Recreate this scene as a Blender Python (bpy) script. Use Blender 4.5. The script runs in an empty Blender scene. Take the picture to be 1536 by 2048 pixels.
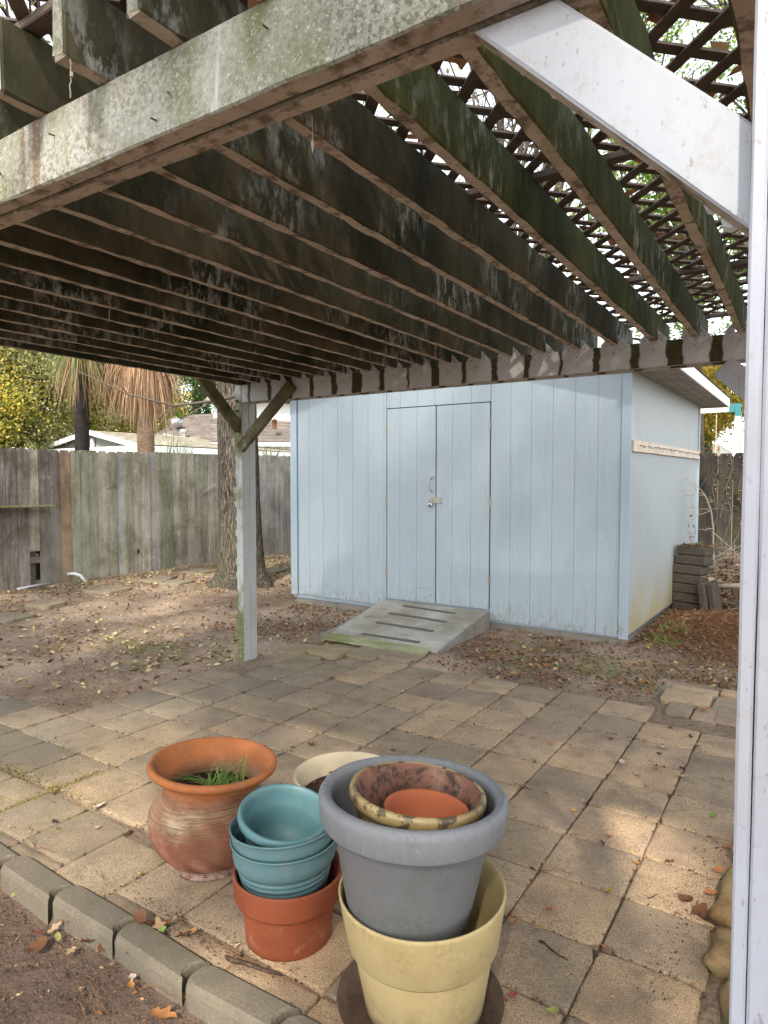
import bpy, math, random
import numpy as np
from mathutils import Vector, Matrix
rnd = random.Random(7)
rng = np.random.default_rng(7)
S = bpy.context.scene
C = S.collection

# ---------------------------------------------------------------- camera, world, sun, exposure
FPX, YAW, PITCH = 1342.6, 0.57628, 0.04889
CAM = Vector((1.457, -3.893, 1.461))
cf = Vector((-math.sin(YAW)*math.cos(PITCH), math.cos(YAW)*math.cos(PITCH), -math.sin(PITCH)))
cr = Vector((math.cos(YAW), math.sin(YAW), 0)); cu = cr.cross(cf)
cam = bpy.data.cameras.new('camera'); camo = bpy.data.objects.new('camera', cam); C.objects.link(camo)
cam.sensor_fit = 'VERTICAL'; cam.sensor_height = 24; cam.lens = FPX/2048*24
cam.clip_start = 0.05; cam.clip_end = 600
R3 = Matrix((cr, cu, -cf)).transposed()
camo.matrix_world = Matrix.Translation(CAM) @ R3.to_4x4()
S.camera = camo

SUN_DIR = Vector((0.28, -0.74, 0.70)).normalized()      # towards the sun
elev = math.asin(SUN_DIR.z); azim = math.atan2(SUN_DIR.x, SUN_DIR.y)
W = bpy.data.worlds.new('World'); S.world = W; W.use_nodes = True
nt = W.node_tree; nt.nodes.clear()
sky = nt.nodes.new('ShaderNodeTexSky'); sky.sky_type = 'NISHITA'; sky.sun_disc = False
sky.sun_elevation = elev; sky.sun_rotation = azim; sky.air_density = 1.2; sky.dust_density = 1.5; sky.ozone_density = 1.0
hs = nt.nodes.new('ShaderNodeHueSaturation'); hs.inputs['Saturation'].default_value = 0.26   # thin high cloud whitens the sky
bg = nt.nodes.new('ShaderNodeBackground'); bg.inputs['Strength'].default_value = 0.15
wo = nt.nodes.new('ShaderNodeOutputWorld')
nt.links.new(sky.outputs[0], hs.inputs['Color']); nt.links.new(hs.outputs[0], bg.inputs[0]); nt.links.new(bg.outputs[0], wo.inputs[0])
sl = bpy.data.lights.new('sun', 'SUN'); sl.energy = 2.6; sl.angle = math.radians(2.5); sl.color = (1.0, 0.90, 0.77)
slo = bpy.data.objects.new('sun', sl); C.objects.link(slo); slo.rotation_euler = SUN_DIR.to_track_quat('Z', 'Y').to_euler()
S.view_settings.view_transform = 'Standard'; S.view_settings.look = 'None'
S.view_settings.exposure = 1.72; S.view_settings.gamma = 1.0; S.view_settings.use_curve_mapping = False
S.cycles.use_denoising = True
S.cycles.max_bounces = 8; S.cycles.diffuse_bounces = 6; S.cycles.glossy_bounces = 2; S.cycles.transmission_bounces = 2
S.cycles.transparent_max_bounces = 4; S.cycles.sample_clamp_indirect = 4.0

def ray(px, py):
    return cf + cr*((px-768)/FPX) - cu*((py-1024)/FPX)
def onY(px, py, Y):
    d = ray(px, py); return CAM + d*((Y-CAM.y)/d.y)
def onX(px, py, X):
    d = ray(px, py); return CAM + d*((X-CAM.x)/d.x)
def onZ(px, py, Z=0.0):
    d = ray(px, py); return CAM + d*((Z-CAM.z)/d.z)

# ---------------------------------------------------------------- materials
class NT:
    def __init__(s, name, rough=0.8, spec=0.3):
        s.m = bpy.data.materials.new(name); s.m.use_nodes = True; s.t = s.m.node_tree; s.t.nodes.clear()
        s.o = s.new('ShaderNodeOutputMaterial'); s.b = s.new('ShaderNodeBsdfPrincipled')
        s.b.inputs['Roughness'].default_value = rough; s.b.inputs['Specular IOR Level'].default_value = spec
        s.l(s.b.outputs[0], s.o.inputs[0]); s.g = s.new('ShaderNodeNewGeometry'); s.P = s.g.outputs['Position']
        s.nrm = None
    def new(s, t): return s.t.nodes.new(t)
    def l(s, a, b): s.t.links.new(a, b)
    def put(s, v, i):
        if isinstance(v, (int, float)):
            try: i.default_value = v
            except TypeError: i.default_value = (v, v, v)
        elif isinstance(v, (tuple, list)):
            v = tuple(v)
            try: i.default_value = v + (1,) if len(i.default_value) == 4 and len(v) == 3 else v
            except TypeError: i.default_value = v
        else: s.l(v, i)
    def scale(s, x=1, y=1, z=1, v=None):
        n = s.new('ShaderNodeMapping'); n.vector_type = 'POINT'; s.put(v or s.P, n.inputs[0]); n.inputs['Scale'].default_value = (x, y, z); return n.outputs[0]
    def noise(s, sc, det=3, ro=.55, v=None, dist=0):
        n = s.new('ShaderNodeTexNoise'); s.put(v or s.P, n.inputs['Vector']); n.inputs['Scale'].default_value = sc
        n.inputs['Detail'].default_value = det; n.inputs['Roughness'].default_value = ro; n.inputs['Distortion'].default_value = dist
        return n.outputs[0]
    def voro(s, sc, v=None, out=0, feat='F1'):
        n = s.new('ShaderNodeTexVoronoi'); n.feature = feat; s.put(v or s.P, n.inputs['Vector']); n.inputs['Scale'].default_value = sc; return n.outputs[out]
    def wave(s, sc, dist=3, det=2, dsc=1, v=None, d='X'):
        n = s.new('ShaderNodeTexWave'); n.bands_direction = d; s.put(v or s.P, n.inputs['Vector']); n.inputs['Scale'].default_value = sc
        n.inputs['Distortion'].default_value = dist; n.inputs['Detail'].default_value = det; n.inputs['Detail Scale'].default_value = dsc; return n.outputs[1]
    def mp(s, v, a, b, c=0, d=1):
        n = s.new('ShaderNodeMapRange'); n.clamp = True; s.put(v, n.inputs[0])
        for i, x in zip((1, 2, 3, 4), (a, b, c, d)): n.inputs[i].default_value = x
        return n.outputs[0]
    def ramp(s, v, stops):
        n = s.new('ShaderNodeValToRGB'); s.put(v, n.inputs[0]); e = n.color_ramp.elements
        while len(e) < len(stops): e.new(0.5)
        for i, (p, c) in enumerate(stops): e[i].position = p; e[i].color = tuple(c) + (1,)
        return n.outputs[0]
    def mix(s, f, a, b, mode='MIX'):
        n = s.new('ShaderNodeMix'); n.data_type = 'RGBA'; n.blend_type = mode; s.put(f, n.inputs[0]); s.put(a, n.inputs[6]); s.put(b, n.inputs[7]); return n.outputs[2]
    def math(s, op, a, b=0.0, c=0.0):
        n = s.new('ShaderNodeMath'); n.operation = op; s.put(a, n.inputs[0]); s.put(b, n.inputs[1]); s.put(c, n.inputs[2]); return n.outputs[0]
    def sep(s, v=None):
        n = s.new('ShaderNodeSeparateXYZ'); s.put(v or s.P, n.inputs[0]); return n.outputs
    def comb(s, x, y, z):
        n = s.new('ShaderNodeCombineXYZ'); s.put(x, n.inputs[0]); s.put(y, n.inputs[1]); s.put(z, n.inputs[2]); return n.outputs[0]
    def rand(s): return s.new('ShaderNodeObjectInfo').outputs['Random']
    def island(s): return s.g.outputs['Random Per Island']
    def bump(s, h, st=.3, d=.01):
        n = s.new('ShaderNodeBump'); n.inputs['Strength'].default_value = st; n.inputs['Distance'].default_value = d; s.put(h, n.inputs['Height'])
        if s.nrm is not None: s.l(s.nrm, n.inputs['Normal'])
        s.nrm = n.outputs[0]
    def done(s, col, rough=None):
        s.put(col, s.b.inputs['Base Color'])
        if rough is not None: s.put(rough, s.b.inputs['Roughness'])
        if s.nrm is not None: s.l(s.nrm, s.b.inputs['Normal'])
        return s.m

def hexc(h):
    h = h.lstrip('#'); v = [int(h[i:i+2], 16)/255 for i in (0, 2, 4)]
    return tuple(x/12.92 if x <= .04045 else ((x+.055)/1.055)**2.4 for x in v)

def m_paver():
    n = NT('exposed_aggregate_concrete', .85, .25); x, y, z = n.sep()
    warm = n.math('ADD', n.mp(x, -2.6, 0.6), n.math('MULTIPLY', n.math('SUBTRACT', n.noise(1.6, 3), .5), 1.1))
    base = n.ramp(warm, [(0, (.255, .225, .165)), (.45, (.345, .275, .19)), (1, (.41, .31, .205))])
    base = n.mix(n.mp(n.noise(3.1, 4, .6), .46, .78), base, (.20, .155, .115))
    r = n.rand()
    base = n.mix(1, base, n.ramp(r, [(0, (.72, .72, .72)), (.5, (1, .98, .95)), (1, (1.22, 1.12, 1.0))]), 'MULTIPLY')
    pinkish = n.mp(n.noise(2.3, 2, .5, n.scale(1, 1, 1)), .5, .75, 0, .45)
    base = n.mix(pinkish, base, (.27, .195, .16))
    # damp grime blotches, fine grit, pale and brown aggregate
    base = n.mix(n.mp(n.noise(9, 5, .7), .52, .74, 0, .6), base, (.10, .082, .06))
    base = n.mix(n.mp(n.noise(210, 2, .6), .42, .66, 0, .75), base, (.10, .078, .055))
    v = n.voro(95); c = n.voro(95, out=1)
    cs = n.sep(c)
    base = n.mix(n.math('MULTIPLY', n.mp(v, .16, .28, 1, 0), n.mp(cs[0], .70, .74, 0, .5)), base, (.46, .38, .27))
    base = n.mix(n.math('MULTIPLY', n.mp(v, .2, .34, 1, 0), n.mp(cs[1], .80, .82, 0, .8)), base, (.20, .115, .06))
    edge_ = n.mp(n.noise(4.3, 5, .7), .55, .70, 0, .5); base = n.mix(edge_, base, (.16, .125, .09))
    spots = n.mp(n.voro(7.3), .02, .035, .9, 0)
    base = n.mix(spots, base, (.03, .025, .02))
    # moss at the far left joints and by the ramp
    d1 = n.math('ADD', n.math('POWER', n.math('MULTIPLY', n.math('ADD', x, 1.62), .75), 2), n.math('POWER', n.math('ADD', y, 2.2), 2))
    m1 = n.math('MULTIPLY', n.mp(d1, .0, .28, 1, 0), n.mp(n.noise(13, 4, .65), .52, .64))
    d2 = n.math('ADD', n.math('POWER', n.math('ADD', x, 2.15), 2), n.math('POWER', n.math('SUBTRACT', y, .65), 2))
    m2 = n.math('MULTIPLY', n.mp(d2, .0, .7, 1, 0), n.mp(n.noise(6, 4, .7), .38, .62, 0, .7))
    base = n.mix(n.math('MAXIMUM', m1, m2), base, (.20, .17, .075))
    n.bump(n.noise(240, 2, .6), .5, .002); n.bump(v, .35, .003); n.bump(n.noise(14, 3), .3, .004)
    return n.done(base)
def m_soil():
    n = NT('bare_soil', .95, .15); x, y, z = n.sep()
    b = n.ramp(n.noise(1.3, 5, .65), [(.3, (.125, .087, .060)), (.52, (.23, .166, .116)), (.72, (.36, .28, .205))])
    b = n.mix(n.mp(n.noise(38, 4, .7), .45, .65, 0, .6), b, (.055, .036, .027))
    b = n.mix(n.mp(n.noise(130, 3, .7), .55, .7, 0, .6), b, (.33, .26, .19))
    sand = n.math('MULTIPLY', n.mp(n.noise(.9, 3), .46, .62), .6)
    b = n.mix(sand, b, (.42, .32, .24))
    b = n.mix(n.mp(y, -2.45, -2.6, 0, .75), b, n.ramp(n.noise(60, 4, .7), [(.35, (.05, .032, .026)), (.7, (.12, .08, .066))]))
    far = n.math('MAXIMUM', n.mp(x, -8.2, -9.5), n.mp(y, 7.2, 8.6))
    b = n.mix(far, b, n.ramp(n.noise(2, 4), [(.3, (.05, .08, .025)), (.7, (.13, .14, .05))]))
    n.bump(n.noise(24, 5, .7), .8, .02); n.bump(n.noise(120, 3, .7), .7, .006)
    return n.done(b)
def wood(name, cols, streak=(1, 1, 12), lichen=None, lich=(.55, .7), bumpd=.003, dark=None, grain=1.0, rough=.85, spec=.2, rv=.25):
    """weathered wood: streaks squashed along an axis (streak = noise scale per axis)"""
    n = NT(name, rough, spec)
    sv = n.scale(*streak)
    f = n.noise(3.2, 5, .65, sv)
    b = n.ramp(f, [(.3, cols[0]), (.5, cols[1]), (.7, cols[2])])
    b = n.mix(1, b, n.ramp(n.rand(), [(0, (1-rv,)*3), (1, (1+rv,)*3)]), 'MULTIPLY')
    if dark: b = n.mix(n.mp(n.noise(2.1, 4, .6), .48, .66, 0, .85), b, dark)
    if lichen:
        b = n.mix(n.math('MULTIPLY', n.mp(n.noise(2.4, 3, .6, n.scale(1, 1, .5)), .5, .62), n.mp(n.noise(26, 4, .75, n.scale(1, 1, .45)), lich[0]-.06, lich[1]-.04)), b, lichen)
        b = n.mix(n.mp(n.voro(31), .03, .06, .7, 0), b, lichen)
    b = n.mix(n.mp(n.noise(38, 5, .8, n.scale(*[min(1.2, a) for a in streak])), .40, .66, .0, .55), b, tuple(c*.45 for c in cols[0]))
    b = n.mix(n.mp(n.noise(1.7, 3, .6), .45, .75, 0, .5), b, tuple(min(1, c*1.35) for c in cols[2]))
    n.bump(n.noise(9, 4, .7, n.scale(*[a*3 for a in streak])), .5*grain, bumpd); n.bump(n.noise(60, 3), .25, .002)
    return n.done(b)
def m_plain(name, col, rough=.6, spec=.3, var=.15, grime=None, gs=8, bump=0, bs=60):
    n = NT(name, rough, spec)
    b = n.mix(n.noise(gs, 4, .6), tuple(c*(1-var) for c in col), tuple(min(1, c*(1+var)) for c in col))
    if grime: b = n.mix(n.mp(n.noise(gs*1.7, 5, .7), .5, .72, 0, .7), b, grime)
    if bump: n.bump(n.noise(bs, 3), bump, .003)
    return n.done(b)
def m_leaf(name, stops, trans=.35, rough=.6):
    n = NT(name, rough, .2); col = n.ramp(n.island(), stops)
    t = n.new('ShaderNodeBsdfTranslucent'); n.l(col, t.inputs[0]); m = n.new('ShaderNodeMixShader'); m.inputs[0].default_value = trans
    n.l(col, n.b.inputs['Base Color']); n.l(n.b.outputs[0], m.inputs[1]); n.l(t.outputs[0], m.inputs[2]); n.l(m.outputs[0], n.o.inputs[0])
    return n.m

M = {}
M['paver'] = m_paver(); M['soil'] = m_soil()
# pergola: mossy faces, peeling undersides, painted outer faces
M['rafter_side'] = wood('mossy_rafter_wood', [(.022, .023, .014), (.060, .056, .032), (.13, .105, .060)], (1.4, 1.4, .5), lichen=(.40, .42, .39), dark=(.024, .034, .016), lich=(.53, .64), rv=.3)
M['rafter_moss'] = wood('green_mossy_rafter_wood', [(.024, .032, .012), (.068, .085, .026), (.14, .155, .055)], (2.5, 2.5, .5), lichen=(.42, .45, .38), dark=(.028, .028, .016), lich=(.54, .68), rv=.2)
def m_under():
    n = NT('peeling_underside_paint', .8, .2)
    b = n.ramp(n.noise(7, 4, .6), [(.35, (.38, .315, .25)), (.65, (.52, .45, .375))])
    b = n.mix(n.mp(n.noise(17, 4, .7), .50, .64, 0, .85), b, (.13, .095, .065))
    b = n.mix(n.mp(n.noise(60, 3, .7), .6, .7, 0, .5), b, (.06, .04, .03))
    n.bump(n.noise(30, 4, .7), .5, .004); return n.done(b)
M['under'] = m_under()
def m_beam():
    n = NT('grimy_white_painted_beam', .75, .25); x, y, z = n.sep()
    b = n.ramp(n.noise(3.0, 4, .6), [(.3, (.22, .22, .17)), (.5, (.34, .335, .285)), (.7, (.50, .50, .46))])
    sp = n.mp(n.noise(85, 4, .75), .47, .57, 0, .85)
    b = n.mix(n.math('MULTIPLY', sp, n.mp(n.noise(4, 3), .35, .6, .35, 1)), b, (.10, .095, .065))
    b = n.mix(n.math('MULTIPLY', n.mp(n.noise(7, 4, .65, n.scale(1, 1, .35)), .50, .66), .75), b, (.13, .14, .05))
    b = n.mix(n.math('MULTIPLY', n.mp(n.noise(9, 3, .6, n.scale(1, 1, .1)), .60, .68), .8), b, (.14, .085, .04))
    b = n.mix(n.mp(n.noise(16, 2, .5, n.scale(1, 1, .12)), .68, .72, 0, .9), b, (.62, .66, .66))
    b = n.mix(n.mp(n.noise(150, 3, .8), .58, .66, 0, .6), b, (.60, .60, .57)); b = n.mix(n.mp(n.noise(5.5, 4, .7), .56, .70, 0, .6), b, (.12, .105, .075))
    n.bump(n.noise(85, 4, .7), .4, .002); n.bump(n.noise(9, 4, .7, n.scale(1, 5, 5)), .3, .003); return n.done(b)
M['beam_face'] = m_beam()
def m_rearbeam():
    n = NT('lavender_grey_paint_with_moss_runs', .7, .25); x, y, z = n.sep()
    b = n.mix(n.noise(5, 4), (.44, .44, .46), (.56, .56, .58))
    b = n.mix(n.mp(n.noise(30, 4, .7), .55, .7, 0, .4), b, (.22, .20, .19))
    # moss where rain runs down midway between the rafters
    u = n.math('FRACT', n.math('DIVIDE', n.math('ADD', n.math('ADD', x, 4.0), n.math('MULTIPLY', n.math('SUBTRACT', n.noise(14, 3), .5), .05)), .2055))
    dd = n.math('ABSOLUTE', n.math('SUBTRACT', u, .317))     # rafters sit at .817
    w = n.math('MULTIPLY', n.math('SUBTRACT', n.noise(1.9, 1, .5, n.scale(1, 0, 0)), .30), .62)
    st = n.math('MULTIPLY', n.math('SUBTRACT', w, dd), 24); st = n.mp(n.math('ADD', st, n.math('MULTIPLY', n.math('SUBTRACT', n.noise(60, 4, .7), .5), 1.0)), 0, 1)
    b = n.mix(st, b, n.ramp(n.noise(60, 4), [(.3, (.030, .032, .014)), (.7, (.085, .08, .033))]))
    n.bump(n.noise(40, 4), .3, .002); return n.done(b)
M['rear_beam'] = m_rearbeam()
def m_whitepaint(name, c0=(.37, .385, .445), c1=(.43, .445, .51), grime=(.30, .26, .22), g=.0, moss=False, crack=True):
    n = NT(name, .55, .35); x, y, z = n.sep()
    b = n.mix(n.noise(2.5, 4), c0, c1)
    b = n.mix(n.mp(n.noise(32, 5, .8, n.scale(1, 1, 1)), .56-g, .72, 0, .55), b, grime)
    b = n.mix(n.mp(n.voro(18), .015, .03, .7, 0), b, (.25, .17, .15))
    b = n.mix(n.mp(n.noise(3.2, 4, .65), .50, .74, 0, .35), b, grime)
    if crack: b = n.mix(n.math('MULTIPLY', n.mp(n.noise(60, 2, .5, n.scale(1.6, 1.6, .03)), .70, .72), .6), b, (.17, .15, .13))
    b = n.mix(n.mp(n.noise(110, 3, .75, n.scale(1, 1, .5)), .63, .70, 0, .6), b, (.20, .16, .13))
    if moss:
        k = n.math('MULTIPLY', n.mp(n.noise(4, 4, .6, n.scale(1, 1, .5)), .40, .52), n.mp(n.noise(60, 4, .7), .3, .5, .5, 1))
        b = n.mix(k, b, n.ramp(n.noise(50, 3), [(.3, (.06, .07, .015)), (.7, (.17, .19, .04))]))
    n.bump(n.noise(12, 4, .6, n.scale(6, 6, .5)), .25, .003); n.bump(n.noise(90, 3), .2, .001); return n.done(b)
M['white_paint'] = m_whitepaint('lavender_white_paint')
M['brace_paint'] = m_whitepaint('white_brace_paint', (.36, .385, .43), (.42, .445, .49), (.30, .26, .23), .03, crack=False)
M['post_paint'] = m_whitepaint('weathered_white_post_paint', (.33, .34, .34), (.46, .47, .46), (.24, .22, .17), .03)
M['post_moss'] = m_whitepaint('mossy_white_post_paint', (.40, .42, .42), (.5, .52, .52), (.25, .25, .18), .02, True)
M['lattice'] = m_plain('brown_lattice_wood', (.17, .135, .115), .85, .2, .3, (.05, .035, .028), 9, .4)
M['plate'] = m_plain('grey_painted_bracket', (.52, .52, .54), .6, .3, .12, (.2, .17, .15), 30)
M['moss_wood'] = wood('mossy_brace_wood', [(.05, .055, .02), (.11, .105, .045), (.21, .19, .12)], (1.5, 1.5, 1.5), lichen=(.3, .3, .25), dark=(.06, .035, .022))
def m_shed(name, c, side=False):
    n = NT(name, .5, .35); x, y, z = n.sep(); h = y if side else x
    b = n.mix(n.noise(1.6, 4), tuple(a*.94 for a in c), tuple(a*1.05 for a in c))
    b = n.mix(n.mp(n.noise(4, 4, .6, n.scale(4, 4, .5)), .5, .8, 0, .35), b, tuple(a*.8 for a in c))
    b = n.mix(n.math('MULTIPLY', n.mp(z, .55, .1, 0, 1), n.mp(n.noise(7, 4, .7, n.scale(3, 3, .5)), .45, .72, 0, .65)), b, (.28, .265, .20))
    b = n.mix(n.math('MULTIPLY', n.mp(z, .28, .08, 0, 1), n.mp(n.noise(22, 5, .7, n.scale(1, 1, .6)), .50, .64, 0, .7)), b, (.17, .16, .10))
    if side: b = n.mix(n.math('MULTIPLY', n.mp(z, .75, .1, 0, 1), n.mp(n.noise(2.5, 3, .6, n.scale(1, 1, .6)), .25, .55, 0, .9)), b, (.34, .28, .15))
    b = n.mix(n.mp(n.voro(6.5), .012, .022, .75, 0), b, (.13, .10, .09))
    b = n.mix(n.mp(n.noise(5, 5, .75, n.scale(2, 2, .7)), .62, .76, 0, .45), b, tuple(min(1, a*1.35) for a in c))
    # embossed cathedral grain of the panel siding
    g = n.wave(3.2, 7, 3, 1.4, n.comb(n.math('MULTIPLY', h, 4.6), 0, n.math('MULTIPLY', z, 1.1)), 'X')
    n.bump(n.math('MULTIPLY', n.mp(n.math('POWER', g, 4), 0, 1), n.mp(n.noise(2.2, 2, .5, n.scale(2.5, 2.5, .6)), .44, .62)), .42, .0045)
    n.bump(n.noise(30, 4, .6, n.scale(6, 6, .35)), .35, .002)
    return n.done(b)
M['shed'] = m_shed('light_blue_panel_siding', (.33, .395, .44)); M['shed_side'] = m_shed('light_blue_panel_siding_side', (.335, .375, .39), True)
M['shed_trim'] = m_shed('light_blue_trim', (.31, .385, .45))
M['gap'] = m_plain('shaded_gap_blue', (.10, .12, .135), .9)  # shed blue darkened as painted shade behind siding gaps; also colours the cracks
M['groove'] = m_plain('shadowed_blue_groove', (.265, .32, .36), .9)
M['concrete'] = m_plain('stained_footing_concrete', (.22, .20, .17), .9, .2, .2, (.09, .09, .055), 5, .5)
M['white_trim'] = m_plain('white_fascia_paint', (.66, .68, .70), .5, .3, .06, (.5, .46, .4), 6)
M['soffit'] = m_plain('grey_soffit_boards', (.30, .29, .27), .85, .2, .25, (.1, .08, .06), 6)
M['shingle'] = m_plain('brown_asphalt_shingles', (.09, .075, .06), .95, .1, .3, (.05, .04, .03), 30)
M['steel'] = NT('dull_zinc_steel', .38, .5); M['steel'].b.inputs['Metallic'].default_value = .8; M['steel'] = M['steel'].done((.34, .32, .28))
M['bright_steel'] = NT('bright_steel', .25, .5); M['bright_steel'].b.inputs['Metallic'].default_value = .9; M['bright_steel'] = M['bright_steel'].done((.62, .62, .62))
M['black'] = m_plain('black_dial_and_gaps', (.015, .015, .02), .4)
M['rust'] = m_plain('rusty_iron', (.13, .06, .03), .85, .3, .4, (.05, .03, .02), 40)
M['railpaint'] = m_plain('flaking_rail_paint', (.62, .56, .48), .8, .2, .1, (.42, .19, .07), 7)
M['ramp'] = wood('pale_mossy_ramp_plywood', [(.22, .215, .17), (.32, .31, .265), (.42, .41, .37)], (1.2, 9, 3), dark=(.22, .18, .12), lich=(.5, .7), rv=.05)
M['ramp_moss'] = wood('mossy_ramp_lip', [(.14, .14, .05), (.22, .22, .10), (.33, .33, .22)], (1.4, 6, 3), rv=.05)
M['grip'] = m_plain('grey_grip_tape', (.115, .105, .09), .95, .1, .2, (.2, .18, .13), 40)
FW = [(.17, .15, .115), (.33, .30, .245), (.46, .43, .365)]
M['fence'] = wood('grey_weathered_picket', FW, (5, 5, .45), lichen=(.33, .34, .30), dark=(.16, .145, .095), lich=(.58, .7), rv=.2)
M['fence_green'] = wood('algae_green_picket', [(.14, .14, .09), (.24, .235, .17), (.36, .35, .29)], (5, 5, .45), lichen=(.33, .34, .28), dark=(.16, .165, .085), rv=.15)
M['fence_dark'] = wood('dark_brown_picket', [(.08, .068, .055), (.16, .14, .12), (.26, .24, .215)], (5, 5, .5), lichen=(.25, .26, .25), dark=(.10, .07, .05), rv=.2)
M['fence_orange'] = wood('orange_tan_picket', [(.13, .10, .07), (.27, .185, .12), (.36, .26, .18)], (5, 5, .5), dark=(.16, .11, .07), rv=.1)
M['fence_black'] = wood('blackened_picket', [(.014, .013, .014), (.035, .032, .03), (.075, .065, .05)], (5, 5, .5), dark=(.05, .05, .02), rv=.3)
M['fence_pale'] = wood('pale_grey_picket', [(.17, .16, .14), (.30, .29, .27), (.42, .41, .38)], (5, 5, .45), dark=(.2, .18, .13), rv=.15)
def m_bark():
    n = NT('furrowed_oak_bark', .95, .15); x, y, z = n.sep()
    v = n.scale(1, 1, .16); d = n.voro(34, v=v, feat='DISTANCE_TO_EDGE') if False else n.noise(62, 4, .7, v, .5)
    b = n.ramp(d, [(.36, (.022, .018, .014)), (.5, (.085, .072, .056)), (.66, (.24, .21, .17))])
    b = n.mix(n.math('MULTIPLY', n.mp(z, 1.0, 0, 0, 1), n.mp(n.noise(3, 3), .45, .6, 0, .5)), b, (.07, .08, .03))
    n.bump(d, 1.0, .035); return n.done(b)
M['bark'] = m_bark()
M['twig'] = m_plain('twig_bark', (.16, .13, .10), .9, .2, .3, None, 20)
M['twig_pale'] = m_plain('bleached_twig', (.36, .30, .23), .85, .2, .3, None, 20)
M['charred'] = wood('black_palm_trunk_fibre', [(.012, .010, .010), (.025, .02, .02), (.045, .04, .038)], (2, 2, 6), rv=.1)
M['palm_trunk'] = wood('tan_palm_trunk', [(.13, .085, .055), (.24, .16, .11), (.35, .25, .175)], (4, 4, 12), rv=.1)
M['thatch'] = m_leaf('dead_palm_frond', [(0, (.24, .14, .075)), (.45, (.44, .28, .165)), (.85, (.56, .39, .25)), (1, (.25, .13, .07))], .2)
M['frond_green'] = m_leaf('live_palm_frond', [(0, (.07, .14, .03)), (.6, (.16, .24, .07)), (1, (.36, .34, .14))], .3)
M['lf_yellow'] = m_leaf('yellow_green_leaves', [(0, (.14, .17, .03)), (.35, (.28, .28, .05)), (.65, (.46, .38, .06)), (1, (.56, .40, .08))], .4)
M['lf_olive'] = m_leaf('olive_leaves', [(0, (.10, .13, .05)), (.4, (.22, .24, .10)), (.8, (.36, .33, .13)), (1, (.42, .33, .13))], .35)
M['lf_green'] = m_leaf('fresh_green_leaves', [(0, (.07, .14, .025)), (.5, (.15, .26, .04)), (.85, (.28, .38, .07)), (1, (.44, .40, .08))], .5)
M['lf_dark'] = m_leaf('dark_green_leaves', [(0, (.03, .07, .02)), (.6, (.07, .13, .04)), (1, (.13, .19, .06))], .35)
M['lf_orange'] = m_leaf('autumn_leaves', [(0, (.16, .18, .03)), (.5, (.38, .33, .05)), (.8, (.45, .30, .05)), (1, (.42, .17, .04))], .4)
M['litter'] = m_leaf('dry_leaf_litter', [(0, (.10, .05, .028)), (.35, (.21, .115, .055)), (.6, (.34, .22, .11)), (.8, (.46, .36, .20)), (.93, (.42, .36, .13)), (1, (.30, .09, .04))], .15, .7)
M['litter_dark'] = m_leaf('rusty_leaf_litter', [(0, (.09, .04, .022)), (.5, (.20, .085, .04)), (.85, (.30, .15, .07)), (1, (.42, .28, .13))], .15, .7)
M['litter_pale'] = m_leaf('pale_leaf_litter', [(0, (.27, .19, .10)), (.5, (.45, .37, .20)), (.85, (.52, .46, .27)), (1, (.36, .33, .10))], .2, .7)
M['weed'] = m_leaf('weed_blades', [(0, (.08, .15, .03)), (.6, (.16, .25, .05)), (1, (.30, .33, .10))], .35)
M['fresh_grass'] = m_leaf('fresh_grass_blades', [(0, (.13, .25, .05)), (.6, (.24, .38, .09)), (1, (.42, .46, .16))], .35)
M['moss'] = m_leaf('yellow_moss', [(0, (.10, .085, .03)), (.5, (.18, .15, .05)), (1, (.27, .22, .09))], .1, .95)
M['crumb'] = m_leaf('soil_crumbs', [(0, (.03, .02, .014)), (.6, (.08, .055, .038)), (1, (.20, .145, .10))], 0, .95)

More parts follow.
